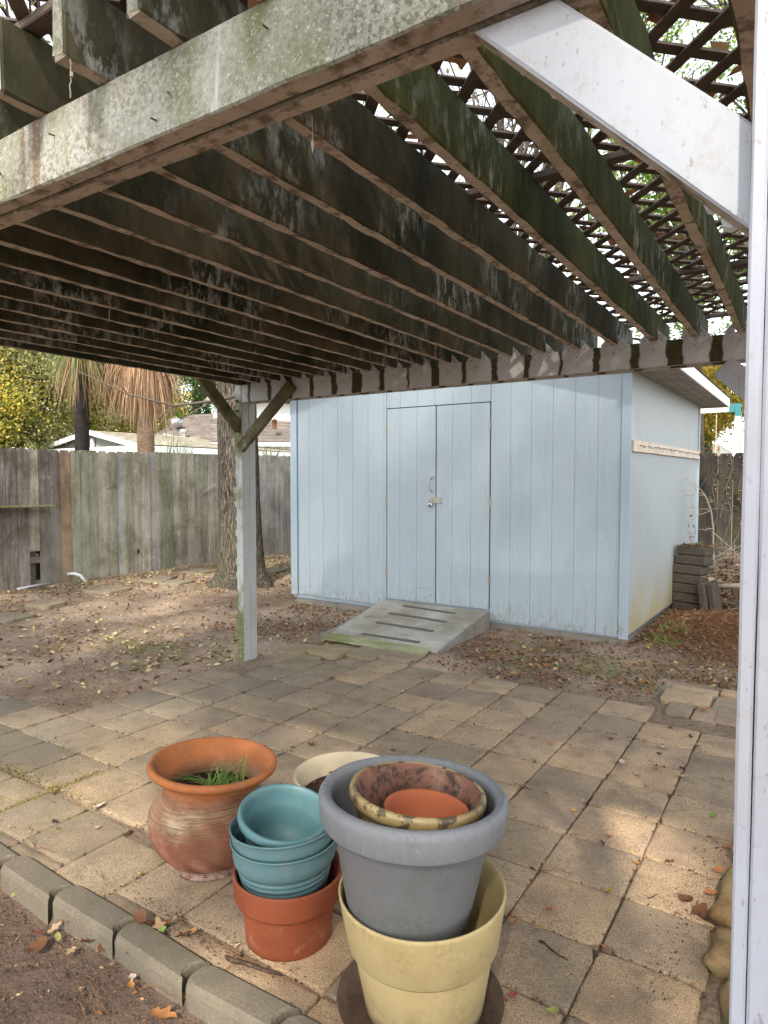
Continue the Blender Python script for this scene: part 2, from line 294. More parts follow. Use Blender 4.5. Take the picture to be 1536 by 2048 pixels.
# ---------------------------------------------------------------- object helpers
def props(o, label=None, cat=None, group=None, kind=None):
    if label: o['label'] = label
    if cat: o['category'] = cat
    if group: o['group'] = group
    if kind: o['kind'] = kind
    return o
def thing(name, label, cat, loc=(0, 0, 0), group=None):
    o = bpy.data.objects.new(name, None); o.empty_display_size = .1; C.objects.link(o); o.location = loc
    return props(o, label, cat, group)
def link(name, me, parent=None, loc=None, rot=None):
    o = bpy.data.objects.new(name, me); C.objects.link(o)
    if parent is not None:
        o.parent = parent
        p = parent; off = Vector(p.location)
        while p.parent is not None: p = p.parent; off = off + Vector(p.location) if p.type == 'EMPTY' else off
        if parent.type == 'EMPTY': o.matrix_parent_inverse = Matrix.Translation(-Vector(parent.location))
    if loc is not None: o.location = loc
    if rot is not None: o.rotation_euler = rot
    return o
class MB:
    """collects verts/faces; build() makes one mesh (coordinates are world metres)"""
    def __init__(s): s.v = []; s.f = []; s.mi = []
    def add(s, vs, fs, mi=0):
        b = len(s.v); s.v.extend([tuple(v) for v in vs])
        for k, f in enumerate(fs):
            s.f.append(tuple(b+i for i in f)); s.mi.append(mi if isinstance(mi, int) else mi[k])
        return s
    def box(s, x0, x1, y0, y1, z0, z1, ch=0.0, mi=0):
        if ch <= 0:
            s.add([(x0,y0,z0),(x1,y0,z0),(x1,y1,z0),(x0,y1,z0),(x0,y0,z1),(x1,y0,z1),(x1,y1,z1),(x0,y1,z1)],
                  [(0,3,2,1),(4,5,6,7),(0,1,5,4),(1,2,6,5),(2,3,7,6),(3,0,4,7)], mi); return s
        return s.beam(Vector((x0, (y0+y1)/2, (z0+z1)/2)), Vector((x1, (y0+y1)/2, (z0+z1)/2)), Vector((0, 1, 0)), y1-y0, z1-z0, ch, mi=mi)
    def beam(s, a, b, side, w, h, ch=.002, n=1, jit=0, mi=0, mibot=None, mifront=None, miback=None, mitop=None, miend=None):
        """chamfered board from a to b; side = width direction; w across side, h across the third axis"""
        a = Vector(a); b = Vector(b); L = (b-a).length; d = (b-a)/L; side = Vector(side); side = (side-d*side.dot(d)).normalized(); up = side.cross(d)
        if up.z < -1e-6 or (abs(up.z) < 1e-6 and up.y < 0): up = -up
        ch = min(ch, w*.4, h*.4); W2, H2 = w/2, h/2
        ring = [(-W2+ch, -H2), (W2-ch, -H2), (W2, -H2+ch), (W2, H2-ch), (W2-ch, H2), (-W2+ch, H2), (-W2, H2-ch), (-W2, -H2+ch)]
        e = min(ch, L*.2)
        st = [0, e] + [e+(L-2*e)*i/n for i in range(1, n)] + [L-e, L]
        vs = []
        for k, t in enumerate(st):
            q = 1.0 if 0 < k < len(st)-1 else None
            for (u, v) in ring:
                if q is None: u *= (W2-ch)/W2; v *= (H2-ch)/H2
                ju = jit*(rnd.random()-.5) if jit else 0; jv = jit*(rnd.random()-.5) if jit else 0
                vs.append(a + d*t + side*(u+ju) + up*(v+jv))
        fs = []; ms = []
        sidem = [mibot, None, None, mifront, mitop, None, None, miback]
        kinds = [mibot if mibot is not None else mi, mi, mifront if mifront is not None else mi, mi, mitop if mitop is not None else mi, mi, miback if miback is not None else mi, mi]
        for k in range(len(st)-1):
            for i in range(8):
                j = (i+1) % 8; fs.append((k*8+i, k*8+j, (k+1)*8+j, (k+1)*8+i)); ms.append(kinds[i])
        me = miend if miend is not None else mi
        fs.append(tuple(range(7, -1, -1))); ms.append(me); m = (len(st)-1)*8; fs.append(tuple(m+i for i in range(8))); ms.append(me)
        s.add(vs, fs, ms); return s
    def tube(s, pts, rad, seg=6, mi=0, cap=True):
        pts = [Vector(p) for p in pts]; n = len(pts)
        if isinstance(rad, (int, float)): rad = [rad]*n
        vs = []; ref = Vector((0, 0, 1)); prev = None
        for k in range(n):
            t = (pts[min(k+1, n-1)]-pts[max(k-1, 0)]); t = t.normalized() if t.length > 1e-9 else Vector((0, 0, 1))
            if prev is None: u = t.orthogonal().normalized()
            else: u = (prev - t*prev.dot(t)).normalized()
            prev = u; w = t.cross(u)
            for i in range(seg):
                a = 2*math.pi*i/seg; vs.append(pts[k] + (u*math.cos(a)+w*math.sin(a))*rad[k])
        fs = [(k*seg+i, k*seg+(i+1) % seg, (k+1)*seg+(i+1) % seg, (k+1)*seg+i) for k in range(n-1) for i in range(seg)]
        if cap: fs += [tuple(range(seg-1, -1, -1)), tuple((n-1)*seg+i for i in range(seg))]
        s.add(vs, fs, mi); return s
    def lathe(s, prof, base=(0, 0, 0), axis=(0, 0, 1), seg=64, mi=0, wob=0, caps=False):
        ax = Vector(axis).normalized(); u = Vector((1, 0, 0)); u = (u-ax*u.dot(ax)).normalized(); w = ax.cross(u); base = Vector(base); vs = []
        for (r, z) in prof:
            for i in range(seg):
                a = 2*math.pi*i/seg; rr = r*(1+wob*math.sin(a*2+z*9)) if wob else r
                vs.append(base + ax*z + (u*math.cos(a)+w*math.sin(a))*rr)
        n = len(prof)
        fs = [(k*seg+i, k*seg+(i+1) % seg, (k+1)*seg+(i+1) % seg, (k+1)*seg+i) for k in range(n-1) for i in range(seg)]
        if caps: fs += [tuple(range(seg-1, -1, -1)), tuple((n-1)*seg+i for i in range(seg))]
        s.add(vs, fs, mi); return s
    def mesh(s, name, mats, smooth=False):
        me = bpy.data.meshes.new(name); me.from_pydata(s.v, [], s.f)
        for m in (mats if isinstance(mats, (list, tuple)) else [mats]): me.materials.append(m)
        me.polygons.foreach_set('material_index', s.mi)
        if smooth: me.polygons.foreach_set('use_smooth', [True]*len(s.f))
        me.update(); return me
    def build(s, name, mats, parent=None, smooth=False, **k):
        return link(name, s.mesh(name, mats, smooth), parent, **k)
def npmesh(name, V, F, mat, smooth=False):
    """V (n,3), F (m,k) with all faces of k corners"""
    me = bpy.data.meshes.new(name); V = np.asarray(V, np.float32); F = np.asarray(F, np.int32); k = F.shape[1]
    me.vertices.add(len(V)); me.vertices.foreach_set('co', V.ravel()); me.loops.add(F.size); me.loops.foreach_set('vertex_index', F.ravel())
    me.polygons.add(len(F)); me.polygons.foreach_set('loop_start', np.arange(0, F.size, k, dtype=np.int32))
    if smooth: me.polygons.foreach_set('use_smooth', np.ones(len(F), bool))
    me.materials.append(mat); me.update(calc_edges=True); return me
def leaves_mesh(name, P, size, mat, up=None, aspect=.55, flat=0.0, curl=.25, szvar=.5):
    """one folded leaf (2 quads) per point"""
    P = np.asarray(P, np.float64); n = len(P)
    a = rng.normal(size=(n, 3)); a[:, 2] *= (1-flat); a /= np.linalg.norm(a, axis=1)[:, None]
    nn = rng.normal(size=(n, 3))
    if flat: nn = nn*(1-flat) + np.array([0, 0, 1.0])
    b = np.cross(nn, a); b /= np.linalg.norm(b, axis=1)[:, None]+1e-9; c = np.cross(a, b)
    sz = size*(1-szvar/2+szvar*rng.random(n))[:, None]; w = sz*aspect*(.8+.4*rng.random(n))[:, None]
    cu_ = curl*sz*(rng.random(n)[:, None]-.2)
    V = np.stack([P-a*sz*.5, P-b*w*.5+c*cu_-a*sz*.05, P+a*sz*.5+c*cu_*.5, P+b*w*.5+c*cu_-a*sz*.05, P+a*sz*0+0*c], 1).reshape(-1, 3)
    i = np.arange(n)[:, None]*5
    F = np.concatenate([i+np.array([0, 1, 4]), i+np.array([1, 2, 4]), i+np.array([2, 3, 4]), i+np.array([3, 0, 4])], 0)
    return npmesh(name, V, F, mat)
def fast_leaves(name, P, size, mat, aspect=.6):
    P = np.asarray(P); n = len(P); a = rng.normal(size=(n, 3)); a /= np.linalg.norm(a, axis=1)[:, None]
    b = np.cross(rng.normal(size=(n, 3)), a); b /= np.linalg.norm(b, axis=1)[:, None]+1e-9
    sz = size*(.6+.8*rng.random(n))[:, None]
    V = np.stack([P-a*sz*.5, P-b*sz*aspect*.5, P+a*sz*.5, P+b*sz*aspect*.5], 1).reshape(-1, 3)
    return npmesh(name, V, np.arange(4*n).reshape(n, 4), mat)
def blades(name, P, H, lean, mat, w=.004, seg=3):
    """curved grass blades at points P with heights H"""
    P = np.asarray(P, float); n = len(P); H = np.broadcast_to(H, (n,)); th = rng.random(n)*2*np.pi; d = np.stack([np.cos(th), np.sin(th), 0*th], 1)
    sd = np.stack([-np.sin(th), np.cos(th), 0*th], 1); ln = lean*(.3+rng.random(n)); V = []
    for k in range(seg+1):
        t = k/seg; c = P + d*(ln*H*t*t)[:, None] + np.array([0, 0, 1])*(H*(t-.35*ln*t*t))[:, None]; ww = w*(1-t*.9)
        V += [c-sd*ww/2, c+sd*ww/2]
    V = np.stack(V, 1); V = V.reshape(-1, 3); i = np.arange(n)[:, None]*(2*(seg+1))
    F = np.concatenate([i+np.array([2*k, 2*k+1, 2*k+3, 2*k+2]) for k in range(seg)], 0)
    return npmesh(name, V, F, mat)

# ================================================================ GROUND
def hnoise(x, y):
    return (np.sin(x*1.7+.6*np.sin(y*2.1))*np.cos(y*1.3+1.1)*.5 + np.sin(x*5.1+y*3.7)*.2 + np.sin(x*11.3-y*9.1+2*np.sin(y*4))*.15)
PS = .305
def patio_has(i, j):
    """is there a paver in grid cell (column i, row j)?  row j lies between Y=-j*PS and Y=-(j+1)*PS"""
    if 5 <= j <= 7 and -16 <= i <= 3: return True
    if 1 <= j <= 4 and -8 <= i <= 3: return True
    if j in (-1, 0) and -7 <= i <= 3: return True
    if j == -2 and -7 <= i <= 1: return True
    if j == -3 and -7 <= i <= -5: return True
    return False
def in_patio(x, y):
    i = np.floor(x/PS).astype(int); j = np.floor(-y/PS).astype(int)
    r = ((j >= 5) & (j <= 8) & (i >= -16) & (i <= 3)) | ((j >= 1) & (j <= 4) & (i >= -8) & (i <= 3)) | (((j == -1) | (j == 0)) & (i >= -7) & (i <= 3)) | ((j == -2) & (i >= -7) & (i <= 1)) | ((j == -3) & (i >= -7) & (i <= -5)) | ((x > .56) & (x < 1.3) & (y > .55) & (y < 1.3))
    return r
def gz(x, y):
    x = np.asarray(x, float); y = np.asarray(y, float)
    z = -.006 + .012*hnoise(x, y)
    z = np.where(in_patio(x, y), -.022, np.minimum(z, .004))
    z = np.where((y < -2.60), -.062+.010*hnoise(x*2, y*2), z)
    z = z + .10*np.exp(-((x-.75)**2/.5+(y-3.2)**2/.8))*((x > .12) & (y > 1.5)) + .02*((y > 7) | (x < -7.6))
    return z
ax = np.concatenate([-np.geomspace(260, 9.2, 26), np.arange(-9, -3, .06), np.arange(-3, 2.2, .035), np.arange(2.2, 4, .12), np.geomspace(4.2, 260, 26)])
ay = np.concatenate([-np.geomspace(60, 6, 12), np.arange(-5, -1, .04), np.arange(-1, 3, .05), np.arange(3, 9, .08), np.geomspace(9.2, 300, 26)])
gx, gy = np.meshgrid(ax, ay); zz = gz(gx, gy)
near = (np.abs(gx) < 9.5) & (np.abs(gy) < 9.5)
zz = zz + np.where(near & ~in_patio(gx, gy), rng.normal(size=gx.shape)*.0045, 0)
nx, ny = len(ax), len(ay); ii = (np.arange(ny-1)[:, None]*nx+np.arange(nx-1)[None]).ravel()
g = link('ground', npmesh('ground', np.stack([gx, gy, zz], -1).reshape(-1, 3), np.stack([ii, ii+1, ii+nx+1, ii+nx], 1), M['soil'], True)); props(g, 'bare brown soil of the yard', None, None, 'structure')

# patio of square concrete pavers
patio = bpy.data.objects.new('patio', None); C.objects.link(patio); props(patio, 'patio of square exposed aggregate concrete pavers', None, None, 'structure')
def paver_mesh(w, h, k, t=.045):
    """slab with rounded, slightly chipped arris; top at z=0"""
    r = random.Random(k); vs = []
    outer = []
    n = 5
    cs = [(-w/2, -h/2), (w/2, -h/2), (w/2, h/2), (-w/2, h/2)]
    for q in range(4):
        a = cs[q]; b = cs[(q+1) % 4]
        for m in range(n):
            t_ = m/n; x = a[0]+(b[0]-a[0])*t_; y = a[1]+(b[1]-a[1])*t_
            if m == 0:
                x *= 1-.006/w*(1+4*(r.random() < .15)); y *= 1-.006/h
            outer.append((x+(r.random()-.5)*.003, y+(r.random()-.5)*.003))
    N = len(outer)
    for (s_, z) in ((1, -t), (1, -.006), (1-.006/w, -.0015), (1-.018/w, 0)):
        for (x, y) in outer: vs.append((x*s_, y*s_, z+((r.random()-.5)*.0012 if z > -.01 else 0)))
    fs = [(a*N+i, a*N+(i+1) % N, (a+1)*N+(i+1) % N, (a+1)*N+i) for a in range(3) for i in range(N)]
    vs.append((0, 0, .0005)); fs += [(3*N+i, 3*N+(i+1) % N, 4*N) for i in range(N)]
    mb = MB(); mb.add(vs, fs); return mb.mesh('paver', M['paver'], True)
PM = [paver_mesh(.300, .300, k) for k in range(6)]; PH = [paver_mesh(.297, .145, 20+k) for k in range(2)]
def place_paver(x, y, z=0, me=None, rz=0, tx=0, ty=0, label=None):
    o = link('paver', me or rnd.choice(PM), patio, (x, y, z), (tx, ty, rz + (0 if me else rnd.choice((0, 1, 2, 3))*math.pi/2)))
    if label: o['label'] = label
    return o
for j in range(-3, 8):
    for i in range(-16, 4):
        if not patio_has(i, j): continue
        if j == -3 or (i, j) in ((-7, -2), (-6, -2), (-8, 0)): continue
        if j == 7 and i < -10: continue
        x = (i+.5)*PS; y = -(j+.5)*PS
        wild = max(0, 1-math.hypot(i+4.5, (j+.5))/3.5)
        if i <= -2 and j == 7: y -= .03
        if i == -3 and j >= 7: y -= .05
        if (i, j) == (-2, -2):
            place_paver(x, y+.075, .004, PH[0]); place_paver(x, y-.078, -.002, PH[1]); continue
        amp = .0035+.010*wild; a = math.radians(.35+1.3*wild)
        place_paver(x+rnd.uniform(-.003, .003), y+rnd.uniform(-.003, .003), rnd.uniform(-amp, amp), None, rnd.uniform(-.008, .008), rnd.uniform(-a, a), rnd.uniform(-a, a))
# shifted, heaved pavers between the post and the ramp
for (x, y, z, rz, tx, ty) in [(-2.27, .47, .016, .09, .03, -.035), (-1.98, .56, .026, -.03, -.035, .02), (-1.69, .70, .012, .02, .01, .02), (-1.39, .76, .02, .03, -.02, .01), (-2.07, .24, .004, .03, .02, .01), (-2.0, .86, -.004, .02, 0, 0)]:
    place_paver(x, y, z, PM[rnd.randrange(6)], rz, tx, ty)
# odd cut pieces by the right post
for (x, y, me, rz) in [(.76, 1.14, PH[0], .02), (.74, .93, PM[1], .03), (1.06, .92, PM[2], -.03), (1.07, 1.19, PH[1], -.02), (.74, .70, PH[1], 1.6), (.90, .66, PH[0], 1.55), (1.1, .68, PM[3], .03)]:
    place_paver(x, y, rnd.uniform(-.004, .004), me, rz)
# cut pavers meeting the edging
for i in range(-7, 4):
    cutm = paver_mesh(.297, .085, 60+i)
    place_paver((i+.5)*PS, -2.44-.045-(.03 if i < -1 else 0), -.004+rnd.uniform(-.003, .003), cutm, rnd.uniform(-.01, .01))

# scalloped concrete edging blocks
def edging_mesh(L=.324, w=.108, h=.14):
    r = w/2; pts = []
    for k in range(9):                                     # convex left end
        a = math.pi/2 + math.pi*k/8; pts.append((-L/2+r*.55*math.cos(a)*1.2, r*math.sin(a)))
    for k in range(9):                                     # concave right end
        a = -math.pi/2 + math.pi*k/8; pts.append((L/2-r*.55*math.cos(a)*1.05, r*math.sin(a)))
    N = len(pts); vs = []
    for (s_, z) in ((0, -h), (0, -.022), (.006, -.007), (.020, 0)):
        for (x, y) in pts:
            d = math.hypot(x*.35, y)+1e-6; vs.append((x-s_*x/abs(x)*.7, y-s_*y/d if abs(y) > .001 else y, z))
    fs = [(a*N+i, a*N+(i+1) % N, (a+1)*N+(i+1) % N, (a+1)*N+i) for a in range(3) for i in range(N)]
    top = 3*N; vs.append((-.02, 0, .001)); fs += [(top+i, top+(i+1) % N, 4*N) for i in range(N)]
    mb = MB(); mb.add(vs, fs); return mb.mesh('edging_block', M['edge'], False)
def m_edge():
    n = NT('pebbly_edging_concrete', .9, .2)
    b = n.ramp(n.noise(4, 4), [(.3, (.115, .098, .075)), (.7, (.19, .165, .125))])
    b = n.mix(n.mp(n.noise(6, 4, .7), .55, .75, 0, .5), b, (.10, .10, .06))
    v = n.voro(85); c = n.sep(n.voro(85, out=1))
    b = n.mix(n.math('MULTIPLY', n.mp(v, .2, .35, 1, 0), n.mp(c[0], .5, .6, 0, .5)), b, (.29, .23, .16))
    b = n.mix(n.math('MULTIPLY', n.mp(v, .2, .35, 1, 0), n.mp(c[1], .72, .8, 0, .7)), b, (.20, .11, .055))
    b = n.mix(n.mp(n.noise(170, 3, .7), .45, .7, 0, .5), b, (.06, .05, .04)); b = n.mix(n.mp(n.noise(2.6, 4, .6), .45, .7, 0, .5), b, (.09, .08, .055))
    n.bump(v, .3, .002); n.bump(n.noise(200, 2), .5, .002); return n.done(b)
M['edge'] = m_edge()
EM = edging_mesh()
EL = ['concrete edging block in the lower left corner, cut off by the frame', 'scalloped edging block second from the left, beside moss free pavers', 'scalloped edging block with a dry leaf heap behind its right end',
      'scalloped edging block left of the small terracotta pot, leaf heap at its back', 'long scalloped edging block in front of the twig on the paving', 'edging block nearest the dark saucer at the bottom edge']
for k, x in enumerate([-1.235, -.888, -.545, -.205, .142, .488]):
    o = link('edging_block', EM, None, (x, -2.585-.004*abs(k-2), .022+rnd.uniform(-.006, .006)), (rnd.uniform(-.02, .02), rnd.uniform(-.02, .02), (-.05, -.03, .0, -.04, .02, .03)[k]))
    props(o, EL[k], 'edging block', 'scalloped concrete edging blocks in a row')
for k in range(6, 8):
    o = link('edging_block', EM, None, (.465+.345*(k-5), -2.6, .02)); props(o, 'concrete edging block right of the dark saucer, %s beyond the frame' % ('first', 'second')[k-6], 'edging block', 'scalloped concrete edging blocks in a row')

# golden retaining stones at the right post
def rock(name, c, s, mat, seed, label, cat, group):
    r = random.Random(seed); n = 3; vs = []; fs = []
    import bmesh
    bm = bmesh.new(); bmesh.ops.create_cube(bm, size=1); bmesh.ops.subdivide_edges(bm, edges=bm.edges, cuts=9, use_grid_fill=True)
    for v in bm.verts:
        p = v.co.copy(); q = p.normalized()*.62; p = p.lerp(q, .2)
        k = .09*math.sin(p.x*7+seed)+.07*math.sin(p.y*9+seed*2)+.06*math.cos(p.z*8+seed)
        v.co = Vector((p.x*s[0], p.y*s[1], p.z*s[2]))*(1+k*.8)
    from mathutils import noise as mn
    for v in bm.verts:
        q = Vector(v.co)*14+Vector((seed, 0, 0)); v.co += v.co.normalized()*(mn.noise(q)*.014+mn.noise(q*3)*.008+mn.noise(q*7)*.003)
    me = bpy.data.meshes.new(name); bm.to_mesh(me); bm.free(); me.materials.append(mat); me.polygons.foreach_set('use_smooth', [True]*len(me.polygons))
    o = link(name, me, None, c, (0, 0, r.uniform(-.3, .3))); return props(o, label, cat, group)
n_ = NT('golden_sandstone', .9, .2); b_ = n_.ramp(n_.noise(6, 5, .65), [(.3, (.11, .065, .03)), (.5, (.21, .135, .065)), (.7, (.30, .22, .12))])
b_ = n_.mix(n_.mp(n_.noise(12, 4), .52, .62, 0, .7), b_, (.13, .13, .05)); n_.bump(n_.noise(22, 5, .7), .7, .012); M['sandstone'] = n_.done(b_)
for k, (x, y, sx, sy, lb) in enumerate([(1.32, -.98, .24, .26, 'tan sandstone half hidden by the white post, farthest of the border stones'), (1.31, -1.33, .24, .44, 'long orange sandstone lying along the paving edge by the post'),
        (1.33, -1.69, .27, .15, 'flat olive gold stone wedged under the long orange one'), (1.38, -1.89, .26, .2, 'mossy yellow stone at the lower right, nearest the camera'), (1.42, -2.15, .26, .24, 'golden stone below the frame beside the post')]):
    rock('border_stone', (x+.035, y, .015), (sx, sy, .11), M['sandstone'], k+3, lb, 'stone', 'golden sandstone border stones')

# stepping stones along the left fence
SM = paver_mesh(.40, .40, 99, .06)
for k, (px, py, rz, s_, lb) in enumerate([(12, 1238, .3, 1, 'tan stepping stone cut off by the left edge of the photo'), (92, 1213, .25, .8, 'small tilted grey stepping slab on the bare soil, second from the left'), (215, 1181, .15, 1.1, 'stepping stone in front of the white pipe at the fence'),
        (322, 1161, .1, 1.15, 'stepping stone beside the bent dark root'), (398, 1144, .1, 1.1, 'stepping stone left of the oak trunk'), (352, 1166, .2, .9, 'half buried stepping stone behind the bent root'), (548, 1142, .1, .9, 'stepping stone seen between oak trunk and blue shed')]):
    p = onZ(px, py); o = link('stepping_stone', SM, None, (p.x, p.y, (.05 if k == 1 else .026)), (0, .04 if k == 1 else 0, rz)); o.scale = (s_, s_, 1)
    props(o, lb, 'stepping stone', 'concrete stepping stones along the fence')

# ================================================================ PERGOLA
PG = thing('pergola', 'large white and mossy wooden pergola with slatted lattice roof over the patio', 'pergola', (-.5, -1.5, 0))
RX = [1.101-.2055*j for j in range(-7, 18)]
RZ0, RZ1 = 2.2, 2.342
for j, x in zip(range(-7, 18), RX):
    xx = x - .006; mb = MB(); side = 'rafter_moss' if j < 3 else 'rafter_side'
    sag = rnd.uniform(-.004, .004)
    mb.beam((xx+.042, -3.185, (RZ0+RZ1)/2), (xx, .30, (RZ0+RZ1)/2+sag*0), (1, 0, 0), .037, RZ1-RZ0, .004, 60, .0055, mi=0, mibot=1, miend=2)
    o = mb.build('rafter', [M[side], M['under'], M['beam_face']], PG)
# near beam: two boards with a seam
for (y0, y1, x0, x1) in ((-3.095, -3.056, -4.2, 2.6), (-3.050, -3.010, -4.2, 2.6)):
    mb = MB(); mb.beam((x0, (y0+y1)/2, 2.131), (x1, (y0+y1)/2, 2.131), (0, 1, 0), y1-y0, .138, .004, 70, .0025, mi=0, mibot=1)
    mb.build('beam', [M['beam_face'], M['under']], PG)
# rear beam
mb = MB(); mb.beam((-2.375, -.03, 2.131), (1.75, -.03, 2.131), (0, 1, 0), .04, .136, .004, 40, .002, mi=0, mibot=1); mb.build('beam', [M['rear_beam'], M['under']], PG)
mb = MB(); mb.beam((-2.375, .065, 2.131), (1.75, .065, 2.131), (0, 1, 0), .04, .136, .004, 4, mi=0, mibot=1); mb.build('beam', [M['rear_beam'], M['under']], PG)
# diamond gusset plates where rafters cross the rear beam
def plate_mesh():
    w, hb, ht, sl, t = .074, .066, .055, .021, .003
    poly = [(0, -hb), (w, .004), (sl+.004, ht), (sl, ht-.004), (sl, .002), (-sl, .002), (-sl, ht-.004), (-sl-.004, ht), (-w, .004)]
    vs = [(x, 0, z) for x, z in poly] + [(x, -t, z) for x, z in poly]; N = len(poly)
    tri = [(0, 1, 4), (1, 2, 3), (1, 3, 4), (0, 4, 5), (0, 5, 8), (5, 6, 8), (6, 7, 8)]
    fs = [tuple(reversed(f)) for f in tri] + [tuple(N+i for i in f) for f in tri] + [(i, (i+1) % N, N+(i+1) % N, N+i) for i in range(N)]
    mb = MB(); mb.add(vs, fs, 0)
    for (x, z) in ((0, -.045), (.045, .0), (-.045, .0), (.03, .028), (-.03, .028)):
        mb.add([(x+.004*math.cos(a*math.pi/3), -t-.0015, z+.004*math.sin(a*math.pi/3)) for a in range(6)], [tuple(range(6))], 1)
    return mb.mesh('gusset_plate', [M['plate'], M['rust']])
PLM = plate_mesh()
for j, x in zip(range(-7, 18), RX):
    if -2 <= j <= 16: link('gusset_plate', PLM, PG, (x-.006, -.052, 2.2+rnd.uniform(-.003, .003)), (0, rnd.uniform(-.03, .03), 0))
# purlins and lattice on top
for y in (-3.12, -1.94, -.72, .2):
    mb = MB(); mb.beam((-2.5, y, RZ1+.011), (2.5, y, RZ1+.011), (0, 1, 0), .04, .019, .002, 8, .002); mb.build('purlin', M['lattice'], PG)
LP = bpy.data.objects.new('lattice_panel', None); C.objects.link(LP); LP.parent = PG; LP.matrix_parent_inverse = Matrix.Translation(-PG.location)
X0, X1, Y0, Y1 = -2.5, 2.5, -3.19, .26
pitch = .1035*math.sqrt(2)
for layer, sg in ((0, 1), (1, -1)):
    k = -60
    while k < 60:
        c = k*pitch + (1.192 + (-2.448)*(1 if sg == 1 else -1))
        # lines x + sg*y = c
        pts = []
        for x in (X0, X1):
            y = (c-x)*sg
            if Y0 <= y <= Y1: pts.append((x, y))
        for y in (Y0, Y1):
            x = c-sg*y
            if X0 < x < X1: pts.append((x, y))
        k += 1
        if len(pts) < 2: continue
        a, b = pts[0], pts[1]
        if math.hypot(a[0]-b[0], a[1]-b[1]) < .15: continue
        z = RZ1+.024+layer*.0085; mb = MB()
        d = Vector((b[0]-a[0], b[1]-a[1], 0)).normalized(); sd = Vector((-d.y, d.x, 0))
        mb.beam((a[0], a[1], z), (b[0], b[1], z+rnd.uniform(-.003, .003)), sd, .031, .0065, .0012, 4, .0015)
        o = mb.build('lattice_slat', M['lattice'], LP)
# near right post: two boards with a seam
for (x0, x1, y0, y1, ch) in ((1.388, 1.4035, -3.094, -3.0, .003), (1.4045, 1.50, -3.094, -3.0, .003)):
    mb = MB(); mb.beam((( x0+x1)/2, (y0+y1)/2, -.05), ((x0+x1)/2, (y0+y1)/2, 2.062), (1, 0, 0), x1-x0, y1-y0, ch, 24, .0008); mb.build('post', M['white_paint'], PG)
# near brace in the beam plane
mb = MB(); pl = [(1.050, 2.0605), (1.165, 2.0605), (1.3865, 1.845), (1.3865, 1.732)]; pi_ = [(1.060, 2.057), (1.162, 2.057), (1.384, 1.843), (1.384, 1.738)]
mb.add([(x, -3.047, z) for x, z in pl]+[(x, -3.008, z) for x, z in pl]+[(x, -3.050, z) for x, z in pi_], [(8, 9, 10, 11), (7, 6, 5, 4)]+[(i, 4+i, 4+(i+1) % 4, (i+1) % 4) for i in range(4)]+[(i, (i+1) % 4, 8+(i+1) % 4, 8+i) for i in range(4)], [0, 0, 0, 0, 0, 1, 0, 0, 0, 0]); mb.build('brace', [M['brace_paint'], M['under']], PG)
# left rear post with moss, lattice stubs
mb = MB(); mb.beam((-2.421, .0, -.03), (-2.421, .0, 2.2), (1, 0, 0), .068, .080, .003, 20, .001, mi=0, mifront=1, miback=0); mb.build('post', [M['post_moss'], M['post_paint']], PG)
mb = MB(); mb.beam((-2.421, .078, -.03), (-2.421, .078, 2.2), (1, 0, 0), .066, .072, .003, 20, .001); mb.build('post', M['post_paint'], PG)
for k in range(11):
    z = .30+k*.115; mb = MB(); x0 = -2.457
    pl = [(x0, z), (x0-.028, z+.018), (x0-.033, z+.026), (x0-.033, z+.058), (x0-.008, z+.08), (x0, z+.082)]
    if k in (7,): pl = [(x0, z+.01), (x0-.04, z+.03), (x0-.02, z+.06), (x0, z+.07)]
    n = len(pl); mb.add([(x, -.018, zz_) for x, zz_ in pl]+[(x, -.010, zz_) for x, zz_ in pl], [tuple(range(n)), tuple(range(2*n-1, n-1, -1))]+[(i, i+n, (i+1) % n+n, (i+1) % n) for i in range(n)], 0)
    mb.build('lattice_stub', M['post_moss'], PG)
# rear right post behind the near post
mb = MB(); mb.beam((1.50, .02, -.03), (1.50, .02, 2.06), (1, 0, 0), .09, .09, .003, 4); mb.build('post', M['white_paint'], PG)
# braces
mb = MB(); mb.beam((-2.37, -.075, 1.70), (-1.83, -.075, 2.16), (0, 1, 0), .04, .085, .003, 8, .002, mi=0); mb.build('brace', [M['moss_wood']], PG)
mb = MB(); mb.beam((-2.421, -.03, 1.86), (-2.421, -.44, 2.235), (1, 0, 0), .04, .09, .003, 8, .002); mb.build('brace', [M['moss_wood']], PG)
mb = MB(); mb.beam((1.02, -.03, 2.04), (1.46, -.03, 1.62), (0, 1, 0), .04, .12, .003, 8, .002); mb.build('brace', [M['white_paint']], PG)
# nails, bolt heads
for (x, y, z) in ((1.10, -3.0, 2.03), (1.145, -3.0, 1.985), (1.34, -3.0, 1.79), (1.36, -3.0, 1.765)):
    mb = MB(); mb.tube([(x, y, z), (x, y+.02, z)], .010, 8); mb.build('bolt', M['white_trim'], PG)
for (z,) in ((2.08,), (2.0,)):
    mb = MB(); mb.tube([(-2.435, -.04, z), (-2.435, -.055, z)], .009, 8); mb.build('bolt', M['rust'], PG)
for px, py, dx, dz in ((340, 180, .008, -.012), (535, 55, .001, -.003), (312, 240, .001, -.002), (108, 270, .001, -.003), (5, 345, .012, -.006)):
    p = onY(px, py, -3.097); mb = MB(); mb.tube([p+Vector((-dx, .002, 0)), p+Vector((dx, -.012, dz))], .0016, 5); mb.build('nail', M['rust'], PG)

